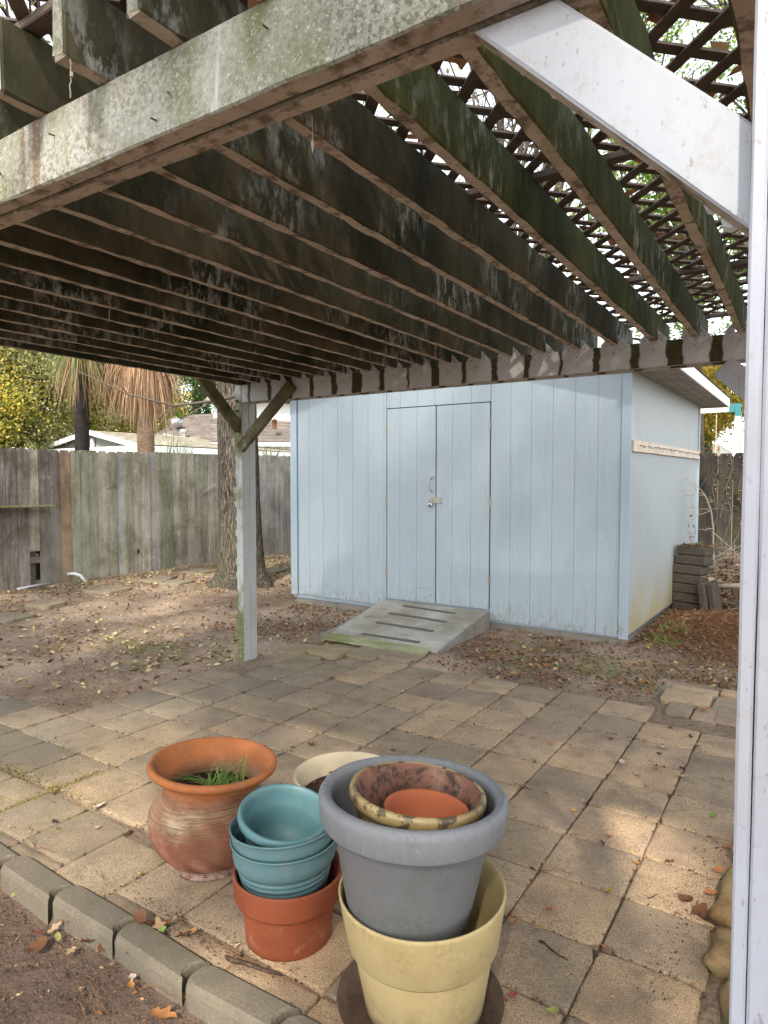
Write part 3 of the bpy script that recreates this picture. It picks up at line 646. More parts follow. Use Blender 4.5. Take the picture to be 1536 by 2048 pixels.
# things dangling from the roof
def wiggle(a, b, n, amp, seed):
    r = random.Random(seed); a = Vector(a); b = Vector(b); out = []
    for k in range(n+1):
        t = k/n; out.append(a.lerp(b, t)+Vector([r.uniform(-amp, amp) for _ in range(3)])*math.sin(math.pi*min(1, t+.15)))
    return out
mb = MB(); a = onX(221, 560, -1.0); mb.tube(wiggle(a, a+Vector((.0, -.01, -.17)), 8, .006, 4), [.0035]*5+[.003]*4, 5)
props(mb.build('dangling_twig', M['twig_pale']), 'grey twig hanging straight down from the rafters at the left', 'twig')
mb = MB(); a = Vector((.33, -3.17, 2.19)); mb.tube(wiggle(a+Vector((0, 0, .02)), a+Vector((-.005, 0, -.055)), 7, .004, 8), .0012, 4); mb.tube([a+Vector((0, 0, -.012)), a+Vector((0, 0, -.02))], .003, 5)
props(mb.build('dangling_twig', M['twig_pale']), 'thin curled dry stem hanging off a rafter tail at the upper left', 'stem')
mb = MB(); a = Vector((.735, -3.0, 2.062)); mb.tube([a, a+Vector((0, 0, -.04))], .0005, 4); mb.tube([a+Vector((0, 0, -.038)), a+Vector((.001, 0, -.046)), a+Vector((0, 0, -.06))], [.001, .003, .0008], 6)
props(mb.build('hanging_bagworm', M['twig_pale']), 'small tan cocoon on a thread under the near beam', 'cocoon')
NSEED = 30
ORDN = ['first', 'second', 'third', 'fourth', 'fifth', 'sixth', 'seventh', 'eighth', 'ninth', 'tenth', 'eleventh', 'twelfth', 'thirteenth']
for k in range(12):
    j = 15-k; x = 1.101-.2055*j; y = rnd.uniform(-2.3, -.3); L = rnd.uniform(.04, .09); mb = MB()
    mb.tube(wiggle((x, y, 2.202), (x+rnd.uniform(-.01, .01), y+rnd.uniform(-.01, .01), 2.202-L), 4, .004, k), .0009, 4)
    props(mb.build('hanging_pine_needle', M['litter_dark']), 'rusty pine needle dangling under the rafters, %s from the left of its kind' % ORDN[k], 'pine needle', 'pine needles caught on the rafters')
# rotten board end and leaf litter lying on the lattice
mb = MB()
for k in range(26):
    y = rnd.uniform(-1.5, -.5); x = 1.101-.2055*8-.03+rnd.uniform(-.08, .05); mb.tube(wiggle((x, y, 2.33+rnd.uniform(-.04, .03)), (x+rnd.uniform(-.05, .05), y+rnd.uniform(.1, .35), 2.33+rnd.uniform(-.05, .03)), 3, .01, 100+k), .0025, 4)
props(mb.build('splintered_wood', M['fence_dark']), 'rotten splintered wood hanging between the rafters near the middle', 'splinters', None, 'stuff')
P = np.stack([rng.uniform(-2.5, -.35, 9000), rng.uniform(-3.1, .2, 9000), RZ1+.04+.02*rng.random(9000)], 1)
P2 = np.stack([rng.uniform(-.4, 2.4, 700), rng.uniform(-3.1, .2, 700), RZ1+.04+.01*rng.random(700)], 1)
props(link('roof_leaf_litter', leaves_mesh('roof_leaf_litter', np.concatenate([P, P2]), .075, M['litter_dark'], flat=.8)), 'dead leaves and needles matted on top of the lattice', 'leaf litter', None, 'stuff')

# ================================================================ SHED
SH = thing('garden_shed', 'light blue panel sided garden shed with double doors and padlock', 'shed', (-1.85, 3.8, 0))
SX0, SX1, SY0, SY1 = -3.76, .07, 2.14, 5.55
def zb(x): return .117 + (x-SX0)/(SX1-SX0)*(.071-.117)
mb = MB(); mb.box(SX0+.05, SX1-.02, SY0+.02, SY1, -.05, .11, .006); mb.build('foundation', M['concrete'], SH)
def rooflineZ(x):  # underside line of gable
    return 2.52 + .52*(1-abs(x-(SX0+SX1)/2)/((SX1-SX0)/2))
def wallpart(name, cx=None):
    o = bpy.data.objects.new(name, None); C.objects.link(o); o.parent = SH; o.matrix_parent_inverse = Matrix.Translation(-SH.location); return o
fw = MB(); fw.add([(SX0+.02, SY0+.008, .07), (SX1-.02, SY0+.008, .06), (SX1-.02, SY0+.008, 2.52), ((SX0+SX1)/2, SY0+.008, 3.04), (SX0+.02, SY0+.008, 2.52)], [(4, 3, 2, 1, 0)]); FWL = fw.build('front_wall', M['groove'], SH)
DX0, DXM, DX1, DZ0, DZ1 = -2.425, -1.831, -1.235, .185, 2.205
def board(x0, x1, z0, z1l, z1r, parent, mat, y=SY0, t=.009, g=.0009, ch=.0016):
    mb = MB(); x0 += g; x1 -= g; a = (x0+x1)/2
    f = y-.001; bk = y+t
    vs = [(x0, bk, z0), (x1, bk, z0), (x1, bk, z1r), (x0, bk, z1l), (x0, f+ch, z0), (x1, f+ch, z0), (x1, f+ch, z1r), (x0, f+ch, z1l), (x0+ch, f, z0+ch), (x1-ch, f, z0+ch), (x1-ch, f, z1r-ch), (x0+ch, f, z1l-ch)]
    mb.add(vs, [(0, 1, 5, 4), (1, 2, 6, 5), (2, 3, 7, 6), (3, 0, 4, 7), (4, 5, 9, 8), (5, 6, 10, 9), (6, 7, 11, 10), (7, 4, 8, 11), (8, 9, 10, 11)]); return mb.build('siding_board', mat, parent)
xs = [SX0+.10]; x = -3.492
while x < SX1-.09: xs.append(x); x += .2055
xs.append(SX1-.075)
for a, b in zip(xs[:-1], xs[1:]):
    for (u, v, z0) in ((a, min(b, DX0-.006), None), (max(a, DX0+.0), min(b, DX1), DZ1+.006), (max(a, DX1+.006), b, None)):
        if v-u < .012: continue
        z0 = zb(u) if z0 is None else z0
        board(u, v, z0, rooflineZ(u), rooflineZ(v), FWL, M['shed'])
for (a_, b_, c_, d_) in ((DX0-.007, DX0+.005, DZ0, DZ1+.006), (DXM-.003, DXM+.007, DZ0, DZ1), (DX1-.004, DX1+.007, DZ0, DZ1+.006), (DX0, DX1, DZ1-.004, DZ1+.007)):
    mb = MB(); mb.box(a_, b_, SY0+.0062, SY0+.0078, c_, d_); mb.build('door_gap_shade', M['black'], SH)  # black strips standing in for the shade in the door gaps
def door(x0, x1, label):
    mb = MB(); mb.box(x0+.004, x1-.004, SY0+.001, SY0+.006, DZ0, DZ1-.004); d = mb.build('door', M['groove'], SH); d['label'] = label
    ds = [x0+.004] + [q for q in [-3.492+.2055*k for k in range(20)] if x0+.03 < q < x1-.03] + [x1-.004]
    for a, b in zip(ds[:-1], ds[1:]): board(a, b, DZ0, DZ1-.004, DZ1-.004, d, M['shed'], SY0-.006, .008, .0009)
    return d
D1 = door(DX0, DXM, 'left leaf of the shed door, with handle and rusty cracks near its foot'); D2 = door(DXM+.004, DX1, 'right leaf of the shed door with the hasp plate')
for (x, zs, d) in ((DX0-.001, (.47, 1.215, 1.975), D1), (DX1+.001, (.47, 1.235, 1.985), D2)):
    for z in zs:
        mb = MB(); mb.tube([(x, SY0-.012, z-.05), (x, SY0-.012, z+.05)], .006, 8); mb.box(x-.012, x+.012, SY0-.010, SY0-.0075, z-.048, z+.048)
        mb.build('hinge', M['steel'], d)
mb = MB(); hx = -1.868
mb.tube([(hx, SY0-.01, 1.335), (hx-.006, SY0-.045, 1.35), (hx-.016, SY0-.052, 1.40), (hx-.006, SY0-.045, 1.46), (hx, SY0-.01, 1.475)], .006, 8)
mb.box(hx-.016, hx+.016, SY0-.012, SY0-.0075, 1.315, 1.338); mb.box(hx-.016, hx+.016, SY0-.012, SY0-.0075, 1.472, 1.495); mb.build('handle', M['steel'], D1)
mb = MB(); mb.box(-1.90, -1.855, SY0-.012, SY0-.0075, 1.215, 1.275, .001); mb.tube([(-1.885, SY0-.012, 1.25), (-1.885, SY0-.03, 1.25), (-1.875, SY0-.03, 1.25), (-1.875, SY0-.012, 1.25)], .003, 6); mb.build('staple', M['steel'], D1)
mb = MB(); mb.box(-1.853, -1.765, SY0-.016, SY0-.011, 1.215, 1.275, .001); mb.box(-1.79, -1.76, SY0-.0185, SY0-.0165, 1.218, 1.272, .0008); mb.box(-1.775, -1.771, SY0-.0195, SY0-.0188, 1.23, 1.26); mb.build('hasp', M['steel'], D2)
PL = thing('padlock', 'round silver combination padlock with black dial hanging on the shed hasp', 'padlock', (-1.88, SY0-.03, 1.20))
mb = MB(); mb.tube([(-1.892, SY0-.03, 1.215), (-1.893, SY0-.03, 1.245), (-1.886, SY0-.03, 1.257), (-1.876, SY0-.03, 1.257), (-1.868, SY0-.03, 1.245), (-1.869, SY0-.03, 1.205)], .0035, 8); mb.build('shackle', M['bright_steel'], PL, True)
mb = MB(); mb.lathe([(.0, 0), (.021, .0), (.0235, .003), (.0235, .014), (.021, .018), (.0, .018)], (-1.880, SY0-.022, 1.195), (0, -1, 0), 24); mb.build('body', M['bright_steel'], PL, True)
mb = MB(); mb.lathe([(.0, 0), (.012, .0), (.011, .005), (.0, .006)], (-1.880, SY0-.0395, 1.195), (0, -1, 0), 16); mb.build('dial', M['black'], PL, True)
# cracks at foot of left door leaf
mb = MB(); cpts = [(-2.13, .24), (-2.10, .29), (-2.05, .325), (-1.98, .335), (-1.90, .33), (-1.85, .325)]
mb.tube([(x, SY0-.0075, z) for x, z in cpts], .0012, 4); mb.tube([(-1.955, SY0-.0075, .215), (-1.92, SY0-.0075, .25), (-1.87, SY0-.0075, .275)], .0015, 4); mb.build('crack', M['gap'], D1)
# corner trim
for (x0, x1, z0, nm) in ((SX0, SX0+.095, zb(SX0)-.01, 0), (SX1-.07, SX1+.012, zb(SX1)-.012, 1)):
    mb = MB(); mb.beam(((x0+x1)/2, SY0-.012, z0), ((x0+x1)/2, SY0-.012, 2.5), (1, 0, 0), x1-x0, .018, .002, 4, mi=0); mb.build('corner_trim', M['shed_trim'], SH)
# side wall
sw = MB(); sw.add([(SX1-.008, SY0+.02, .06), (SX1-.008+.06, SY1, .06), (SX1-.008+.06, SY1, 2.62), (SX1-.008, SY0+.02, 2.62)], [(0, 1, 2, 3)]); SWL = sw.build('side_wall', M['gap'], SH)
def sxx(y): return SX1 + .06*(y-SY0)/(SY1-SY0)
y = SY0+.012; first = True
while y < SY1-.01:
    y2 = min(y+.1015, SY1); mb = MB(); g = .0008; c = .0016
    q = [(y+g, .085), (y2-g, .085), (y2-g, 2.6), (y+g, 2.6)]; q2 = [(y+g+c, .087), (y2-g-c, .087), (y2-g-c, 2.598), (y+g+c, 2.598)]
    vs = [(sxx(a)-.007, a, b) for a, b in q]+[(sxx(a)-.0015, a, b) for a, b in q]+[(sxx(a)+.001, a, b) for a, b in q2]
    mb.add(vs, [(0, 1, 5, 4), (1, 2, 6, 5), (2, 3, 7, 6), (3, 0, 4, 7), (4, 5, 9, 8), (5, 6, 10, 9), (6, 7, 11, 10), (7, 4, 8, 11), (8, 9, 10, 11)]); mb.build('siding_board', M['shed_side'], SWL); y = y2
mb = MB(); mb.box(sxx(SY1)-.03, sxx(SY1)+.016, SY1-.05, SY1+.02, .1, 2.6, .003); mb.build('corner_trim', M['shed_trim'], SH)
# other walls (left and back)
mb = MB(); mb.box(SX0, SX0+.02, SY0+.02, SY1, .1, 2.55); mb.build('side_wall', M['shed_side'], SH); mb = MB(); mb.box(SX0+.02, SX1-.02, SY1-.02, SY1-.001, .1, 2.55); mb.build('back_wall', M['shed_side'], SH)
# hook rail on the side wall
mb = MB(); a = Vector((sxx(2.19)+.016, 2.19, 1.752)); b = Vector((sxx(5.5)+.016, 5.5, 1.765)); mb.beam(a, b, (0, 0, 1), .10, .022, .003, 16, .004); HR = mb.build('hook_rail', M['railpaint'], SH); HR['label'] = 'flaking white rail with rusty hooks along the side wall'
for k in range(11):
    t = (k+.6)/11.5; p = a.lerp(b, t)+Vector((.012, 0, .01)); mb = MB(); L = rnd.uniform(.10, .18)
    mb.tube([p, p+Vector((.02, .01, -.004)), p+Vector((.03, L*.5, -.014+rnd.uniform(-.01, .02))), p+Vector((.02, L, -.01+rnd.uniform(-.02, .01)))], .004, 5); mb.build('hook', M['rust'], HR)
# roof: gable with front overhang, ridge along Y
RY0, RY1, OX = 1.80, 5.92, .35
xm = (SX0+SX1)/2; slope = .52/((SX1-SX0)/2)
def rz(x): return 3.10 - slope*abs(x-xm)
for sg, nm in ((1, 'right'), (-1, 'left')):
    xe = xm + sg*((SX1-SX0)/2+OX); mb = MB(); z0 = rz(xm); z1 = rz(xe)
    vs = [(xm, RY0, z0), (xe, RY0, z1), (xe, RY1, z1), (xm, RY1, z0), (xm, RY0, z0+.03), (xe, RY0, z1+.03), (xe, RY1, z1+.03), (xm, RY1, z0+.03)]
    mb.add(vs, [(0, 3, 2, 1), (4, 5, 6, 7), (0, 1, 5, 4), (1, 2, 6, 5), (2, 3, 7, 6), (3, 0, 4, 7)]); rf = mb.build('roof', M['soffit'], SH)
    for r in range(11):
        t0 = r/11; t1 = (r+1.15)/11; mb = MB(); xa = xm+(xe+sg*.015-xm)*min(t1, 1); xb = xm+(xe-xm)*t0; lift = .034
        za = rz(xa)+lift+.008; zc = rz(xb)+lift
        vs = [(xb, RY0-.02, zc), (xa, RY0-.02, za), (xa, RY1+.02, za), (xb, RY1+.02, zc)]; vs += [(x_, y_, z_+.006) for x_, y_, z_ in vs]
        mb.add(vs, [(0, 3, 2, 1), (4, 5, 6, 7), (0, 1, 5, 4), (1, 2, 6, 5), (2, 3, 7, 6), (3, 0, 4, 7)]); mb.build('shingle_course', M['shingle'], rf)
    mb = MB(); mb.beam((xe+sg*.008, RY0-.01, z1-.035), (xe+sg*.008, RY1+.01, z1-.035), (1, 0, 0), .018, .11, .002); mb.build('fascia', M['white_trim'], SH)
    mb = MB(); xw = xm+sg*(SX1-SX0)/2; lo = z1-.09
    for k in range(4):
        u0 = k/4; u1 = (k+1)/4; xa = xw+(xe-xw)*u0+.002; xb = xw+(xe-xw)*u1-.002; mb.box(min(xa, xb), max(xa, xb), RY0, RY1, lo, lo+.012)
    mb.build('soffit', M['soffit'], SH)
    mb = MB(); mb.beam((xm, RY0-.012, z0-.03), (xe, RY0-.012, z1-.03), (0, 1, 0), .018, .11, .002); mb.build('rake_board', M['white_trim'], SH)

# ramp
RP = thing('shed_ramp', 'weathered plywood ramp with grip strips leading up to the shed doors', 'ramp', (-1.85, 1.5, 0))
mb = MB(); A = [(-2.45, 2.115, .172), (-1.238, 2.115, .172), (-1.19, .98, .028), (-2.32, .98, .032)]
vs = A+[(x, y, z-.016) for x, y, z in A]; mb.add(vs, [(0, 3, 2, 1), (4, 5, 6, 7), (0, 1, 5, 4), (1, 2, 6, 5), (2, 3, 7, 6), (3, 0, 4, 7)])
bpanel = mb.build('panel', M['ramp'], RP)
mb = MB(); mb.beam((-2.31, .91, .03), (-1.245, .93, .022), (0, 1, .12), .16, .016, .002, 12, .002); mb.build('lip_board', M['ramp_moss'], RP)
for k, (x0, x1, y0, y1) in enumerate([(-2.119, -1.499, 1.974, 1.934), (-2.126, -1.465, 1.715, 1.675), (-2.086, -1.454, 1.423, 1.403), (-2.027, -1.42, 1.101, 1.10)]):
    f = lambda y: .030+(y-.98)/(2.115-.98)*.142+.004
    mb = MB(); mb.beam((x0, y0, f(y0)), (x1, y1, f(y1)), (0, 1, .12), .045, .004, .001); mb.build('grip_strip', M['grip'], RP)
for x in (-2.40, -1.83, -1.235):
    mb = MB(); xo = x; mb.add([(xo-.018, 2.112, -.03), (xo-.018, .99, -.03), (xo-.018, .99, .012), (xo-.018, 2.112, .153), (xo+.018, 2.112, -.03), (xo+.018+(.04 if x > -1.5 else 0), .99, -.03), (xo+.018+(.04 if x > -1.5 else 0), .99, .012), (xo+.018, 2.112, .153)],
        [(0, 1, 2, 3), (7, 6, 5, 4), (0, 4, 5, 1), (1, 5, 6, 2), (2, 6, 7, 3), (3, 7, 4, 0)]); mb.build('stringer', M['concrete'], RP)

# ================================================================ FENCES
def picket(x, y, w, h, mat, parent, axis='Y', lean=0, t=.017, z0=0.0, jitter=.010, ear=.035):
    """dog-ear board standing at (x, y); its width runs along axis"""
    e = min(ear, w*.35); pl = [(-w/2, z0), (w/2, z0), (w/2, h-e), (w/2-e*.6, h), (-w/2+e*.6, h), (-w/2, h-e)]
    o1 = rnd.uniform(-jitter, jitter); o2 = rnd.uniform(-jitter, jitter); rot = rnd.uniform(-.09, .09)
    vs = []
    for tt in (0, t):
        for (u, z) in pl:
            off = tt + o1 + (o2-o1)*z/h + u*rot; uu = u+lean*z
            vs.append((x-off, y+uu, z) if axis == 'Y' else (x+uu, y+off, z))
    N = 6; fs = [tuple(range(N)), tuple(range(2*N-1, N-1, -1))]+[(i, N+i, N+(i+1) % N, (i+1) % N) for i in range(N)]
    if axis == 'X': fs = [tuple(reversed(f)) for f in fs]
    mb = MB(); mb.add(vs, fs); return mb.build('picket', mat, parent)
LF = thing('board_fence', 'grey weathered dog ear board fence along the left side of the yard', 'fence', (-7.5, 3.5, 0))
y = -4.2
while y < 7.0:
    w = .145 if y < 4.2 else .118
    if 4.28 < y < 4.36: y += .035
    k = (y+.05)
    if y < 1.42: mt = 'fence_dark' if rnd.random() < .75 else 'fence'
    elif y < 1.60: mt = 'fence_orange'
    elif y < 2.05: mt = 'fence_green'
    elif y < 4.2: mt = rnd.choice(['fence', 'fence', 'fence_green', 'fence', 'fence_pale'])
    elif y < 5.2: mt = 'fence'
    else: mt = 'fence_pale'
    h = 1.865 + .009*(y-.7)+rnd.uniform(-.008, .008)
    if y > 4.36: h = 1.90+.03*(y-4.3)/2+rnd.uniform(-.006, .006)
    z0 = -.02
    hole = 1.05 < y+.07 < 1.22
    picket(-7.5, y+.0745, w, h, M[mt], LF, z0=(.48 if hole else z0))
    if hole:
        picket(-7.62, y+.11, .07, 1.0, M['fence_dark'], LF, z0=.0); picket(-7.95, y+.3, .7, 1.3, M['fence_black'], LF, z0=-.02)  # the wide dark board is added behind the gap as a dark backdrop
    y += .151 if y < 4.2 else .1215
for z in (.35, 1.05, 1.65):
    mb = MB(); mb.beam((-7.56, -4.2, z), (-7.56, 7.0, z), (0, 0, 1), .085, .035, .003); mb.build('rail', M['fence_dark'], LF)
for y in np.arange(-3.8, 7, 2.4):
    mb = MB(); mb.box(-7.68, -7.585, y, y+.09, -.1, 1.8, .004); mb.build('fence_post', M['fence_dark'], LF)
mb = MB(); a = onX(403, 966+42, -7.46); b = onX(424, 992, -7.46); a = Vector((-7.47, 4.13, 1.24)); b = Vector((-7.47, 4.42, 1.36)); mb.beam(a, b, (1, 0, 0), .015, .06, .002); mb.build('patch_board', M['fence_pale'], LF)
# knot hole
p = onX(277, 1103, -7.478); mb = MB(); n = 10; mb.add([(p.x, p.y+.022*math.cos(2*math.pi*i/n), p.z+.045*math.sin(2*math.pi*i/n)) for i in range(n)], [tuple(range(n))]); mb.build('knot_hole', M['black'], LF)
# wire hook on the fence
p = onX(224, 975, -7.47); mb = MB(); mb.tube([p+Vector((0, -.06, -.02)), p+Vector((.03, -.03, .01)), p+Vector((.03, .03, .02)), p+Vector((.03, .07, -.02))], .007, 6)
props(mb.build('iron_hook', M['rust']), 'bent dark iron hook sticking out of the grey fence', 'hook')
BF = thing('back_fence', 'blackened dog ear board fence behind the shed with dead vine on it', 'fence', (-1, 7.05, 0))
x = -7.45
while x < 4.6:
    picket(x+.095, 7.05, .193, 1.842+rnd.uniform(-.006, .006), M['fence_black'], BF, 'X', z0=-.02, ear=.05); x += .196
for z in (.35, 1.5):
    mb = MB(); mb.beam((-7.45, 7.11, z), (4.6, 7.11, z), (0, 0, 1), .085, .035, .003); mb.build('rail', M['fence_black'], BF)
# shelf on the fence
SF = thing('fence_shelf', 'narrow mossy plank shelf fixed to the left fence', 'shelf', (-7.35, .7, 1.1))
mb = MB(); mb.beam((-7.37, -.9, 1.12), (-7.37, 1.33, 1.10), (1, 0, 0), .22, .022, .003, 16, .004); mb.build('shelf_board', M['ramp_moss'], SF)
for y in (-.2, 1.02):
    mb = MB(); mb.box(-7.485, -7.44, y, y+.035, .93, 1.09, .002); mb.build('bracket', M['fence_dark'], SF)
# pvc pipes
M['pvc'] = m_plain('grey_plastic_pipe', (.34, .34, .36), .4, .4, .1); M['pvc_white'] = m_plain('white_plastic_pipe', (.6, .6, .62), .4, .4, .08)
mb = MB(); mb.tube([(-7.66, 1.15, -.03), (-7.66, 1.15, .30)], .036, 12); mb.tube([(-7.66, 1.15, .28), (-7.66, 1.15, .33), (-7.66, 1.165, .365), (-7.66, 1.20, .385), (-7.66, 1.28, .388)], .043, 12)
props(mb.build('drain_pipe', M['pvc'], smooth=True), 'grey upright plastic pipe with an elbow behind the gap in the fence', 'pipe')
mb = MB(); mb.tube([(-7.42, .86, .005), (-7.44, 1.1, .015), (-7.46, 1.32, .02)], .02, 8); props(mb.build('conduit_pipe', M['pvc'], smooth=True), 'thin grey pipe lying on the soil at the foot of the fence', 'pipe')
mb = MB(); mb.tube([(-7.50, 1.62, .11), (-7.42, 1.67, .12), (-7.34, 1.72, .09), (-7.28, 1.76, .0)], .022, 8); props(mb.build('hose_end', M['pvc_white'], smooth=True), 'white curved pipe end poking out from under the fence', 'pipe')


# ================================================================ NEIGHBOURING HOUSES, SWING SET
M['roof_pale'] = wood('sunlit_pale_shingles', [(.34, .30, .22), (.46, .42, .33), (.55, .51, .42)], (2, 2, 8), rv=.05)
M['roof_brown'] = wood('grey_brown_shingles', [(.09, .075, .065), (.14, .12, .105), (.21, .18, .16)], (2, 2, 10), rv=.06)
M['white_siding'] = m_plain('white_lap_siding', (.72, .72, .70), .6, .3, .04)
M['grey_wall'] = m_plain('grey_green_wall', (.20, .21, .19), .8, .2, .1)
HA = thing('low_house', 'low neighbouring house with pale roof and white gable trim behind the fence', 'house', (-17, 12, 0))
YG = 9.4; pk = onY(178, 861, YG); le = onY(74, 897, YG); re_ = onY(279, 890, YG); ez = (le.z+re_.z)/2
mb = MB(); mb.box(le.x+.25, re_.x-.25, YG+.3, YG+11, -.2, ez, 0); mb.build('wall', M['grey_wall'], HA)
mb = MB(); mb.add([(le.x+.3, YG+.25, ez), (re_.x-.3, YG+.25, ez), (pk.x, YG+.25, pk.z-.12)], [(0, 1, 2)]); GA = mb.build('gable_wall', M['grey_wall'], HA)
for sg, e in ((-1, le), (1, re_)):
    for r in range(9):
        t0, t1 = r/9, min(1, (r+1.1)/9); a = Vector((pk.x+(e.x-pk.x)*t0, 0, pk.z+(ez-pk.z)*t0)); b = Vector((pk.x+(e.x-pk.x)*t1, 0, pk.z+(ez-pk.z)*t1+.02))
        mb = MB(); mb.add([(a.x, YG, a.z), (b.x, YG, b.z), (b.x, YG+11.3, b.z), (a.x, YG+11.3, a.z)], [(0, 1, 2, 3)]); mb.build('shingle_course', M['roof_pale'], HA)
    mb = MB(); mb.beam((pk.x, YG-.03, pk.z-.06), (e.x, YG-.03, ez-.06), (0, 1, 0), .05, .15, .004); mb.build('rake_board', M['white_trim'], HA)
mb = MB(); mb.beam((le.x, YG-.02, ez-.13), (re_.x, YG-.02, ez-.13), (0, 1, 0), .05, .2, .004); mb.build('fascia', M['white_trim'], HA)
mb = MB(); mb.beam((re_.x, YG, ez-.12), (re_.x, YG+11.3, ez-.12), (1, 0, 0), .05, .2, .004); mb.build('gutter', M['white_trim'], HA)
q = onY(187, 870, YG+.2); mb = MB(); mb.box(q.x-.05, q.x+.05, YG+.12, YG+.2, ez, pk.z-.25); mb.build('mullion', M['white_trim'], HA)
HB = thing('two_storey_house', 'large neighbouring house with dark shingle roof and white upper storey', 'house', (-20, 19, 0))
def atd(px, py, d): return CAM+ray(px, py)*d
def poly_part(name, pts, mat, th=.12):
    a, b, c = [Vector(p) for p in pts[:3]]; nrm = (b-a).cross(c-a).normalized()*th; n = len(pts)
    mb = MB(); mb.add([Vector(p) for p in pts]+[Vector(p)+nrm for p in pts], [tuple(range(n-1, -1, -1)), tuple(range(n, 2*n))]+[(i, (i+1) % n, n+(i+1) % n, n+i) for i in range(n)]); return mb.build(name, mat, HB)
for r in range(8):   # left roof slope in courses
    t0, t1 = r/8, (r+1.06)/8
    L0, L1 = atd(306, 872, 27), atd(378, 832, 30); R0, R1 = atd(470, 884, 25), atd(470, 829, 30)
    poly_part('shingle_course', [L0.lerp(L1, t0), R0.lerp(R1, t0), R0.lerp(R1, t1)+Vector((0, 0, .0)), L0.lerp(L1, t1)], M['roof_brown'], .05)
for r in range(8):
    t0, t1 = r/8, (r+1.06)/8
    L0, L1 = atd(420, 886, 25), atd(420, 838, 28); R0, R1 = atd(700, 886, 29), atd(700, 838, 32)
    poly_part('shingle_course', [L0.lerp(L1, t0)+Vector((0, 0, .02)), R0.lerp(R1, t0)+Vector((0, 0, .02)), R0.lerp(R1, t1), L0.lerp(L1, t1)], M['roof_brown'], .05)
poly_part('gutter', [atd(420, 893, 24.9), atd(700, 893, 28.9), atd(700, 885, 28.9), atd(420, 885, 24.9)], M['white_trim'], .12)
poly_part('wall', [atd(330, 1000, 27), atd(420, 1000, 25.4), atd(420, 884, 25.4), atd(330, 868, 27)], M['white_siding'], .1)
poly_part('wall', [atd(420, 1000, 25.4), atd(700, 1000, 29.4), atd(700, 886, 29.4), atd(420, 886, 25.4)], M['white_siding'], .1)
for r in range(9):
    y0 = 850-r*5.8; mbv = [atd(427, y0, 28.2), atd(700, y0, 31), atd(700, y0-6.0, 31), atd(427, y0-6.0, 28.2)]; o = poly_part('siding_board', mbv, M['white_siding'], .06)
poly_part('wall', [atd(427, 850, 28.21), atd(700, 850, 31.01), atd(700, 796, 31.01), atd(427, 796, 28.21)], M['white_siding'], .03)
poly_part('roof', [atd(408, 806, 27.6), atd(700, 790, 30), atd(700, 740, 33), atd(455, 755, 31)], M['roof_brown'], .12)
# roof vents on the dark roof
tv = atd(350, 866, 27.5); mb = MB(); mb.lathe([(.12, 0), (.12, .22), (.27, .28), (.33, .42), (.27, .56), (.06, .64), (0, .65)], tv, (0, 0, 1), 16); mb.build('turbine_vent', M['bright_steel'], HB, True)
tv = atd(366, 878, 26); mb = MB(); mb.lathe([(.1, 0), (.1, .24), (.17, .24), (.17, .36), (0, .37)], tv, (0, 0, 1), 12); mb.build('vent_pipe', M['bright_steel'], HB, True)
tv = atd(549, 857, 27.2); mb = MB(); mb.lathe([(.09, 0), (.09, .3), (.15, .32), (.0, .42)], tv, (0, 0, 1), 10); mb.build('vent_pipe', M['rust'], HB, True)
# far house roof and chimney at the right
HC = thing('far_house', 'grey roofed house with a small chimney beyond the back fence at the right', 'house', (0, 30, 0))
a = atd(1385, 898, 38); b = atd(1436, 886, 38); c = atd(1466, 904, 38); mb = MB()
mb.add([a+Vector((0, 0, -.3)), c+Vector((0, 0, -.3)), c, b, a+Vector((0, 0, .2))], [(0, 1, 2, 3, 4)]); mb.build('gable_wall', M['grey_wall'], HC)
mb = MB(); mb.add([b, c, c+Vector((3, 8, 0)), b+Vector((3, 8, 0))], [(0, 1, 2, 3)]); mb.beam(b+Vector((0, -.03, 0)), c+Vector((0, -.03, 0)), (0, 1, 0), .06, .12, .004); mb.build('roof', M['white_trim'], HC)
mb = MB(); q = atd(1428, 900, 36); mb.box(q.x-.22, q.x+.22, q.y, q.y+.4, q.z-.5, q.z+.2); mb.box(q.x-.1, q.x+.1, q.y+.1, q.y+.3, q.z+.2, q.z+.34); mb.build('chimney', M['concrete'], HC)
mb = MB(); q = atd(1420, 960, 38); mb.box(q.x-4, q.x+5, q.y+.1, q.y+8, -.2, q.z+1.2); mb.build('wall', M['grey_wall'], HC)

M['cream'] = m_plain('cream_vinyl', (.66, .60, .48), .5, .3, .05); M['teal'] = m_plain('teal_plastic_bracket', (.03, .16, .18), .5, .4, .08)
SW = thing('swing_set', 'cream swing set with a teal corner bracket beyond the back fence', 'swing set', (0, 12, 0))
ja = atd(1477, 816, 14.2)
mb = MB(); mb.beam(ja+Vector((-.05, 0, 0)), ja+Vector((-3.4, 0, -.02)), (0, 1, 0), .10, .155, .006); mb.build('top_beam', M['cream'], SW)
mb = MB(); mb.box(ja.x-.17, ja.x+.06, ja.y-.07, ja.y+.07, ja.z-.09, ja.z+.09, .006); mb.box(ja.x-.06, ja.x+.06, ja.y-.09, ja.y+.09, ja.z-.23, ja.z+.04, .006); mb.build('corner_bracket', M['teal'], SW)
for sg in (-1, 1):
    mb = MB(); mb.beam(ja+Vector((0, sg*.05, -.2)), Vector((ja.x+.03*0, ja.y+sg*1.15, 0)), (1, 0, 0), .11, .11, .006); mb.build('leg', M['cream'], SW)
    mb = MB(); mb.beam(ja+Vector((-3.3, sg*.05, -.1)), Vector((ja.x-3.3, ja.y+sg*1.15, 0)), (1, 0, 0), .11, .11, .006); mb.build('leg', M['cream'], SW)
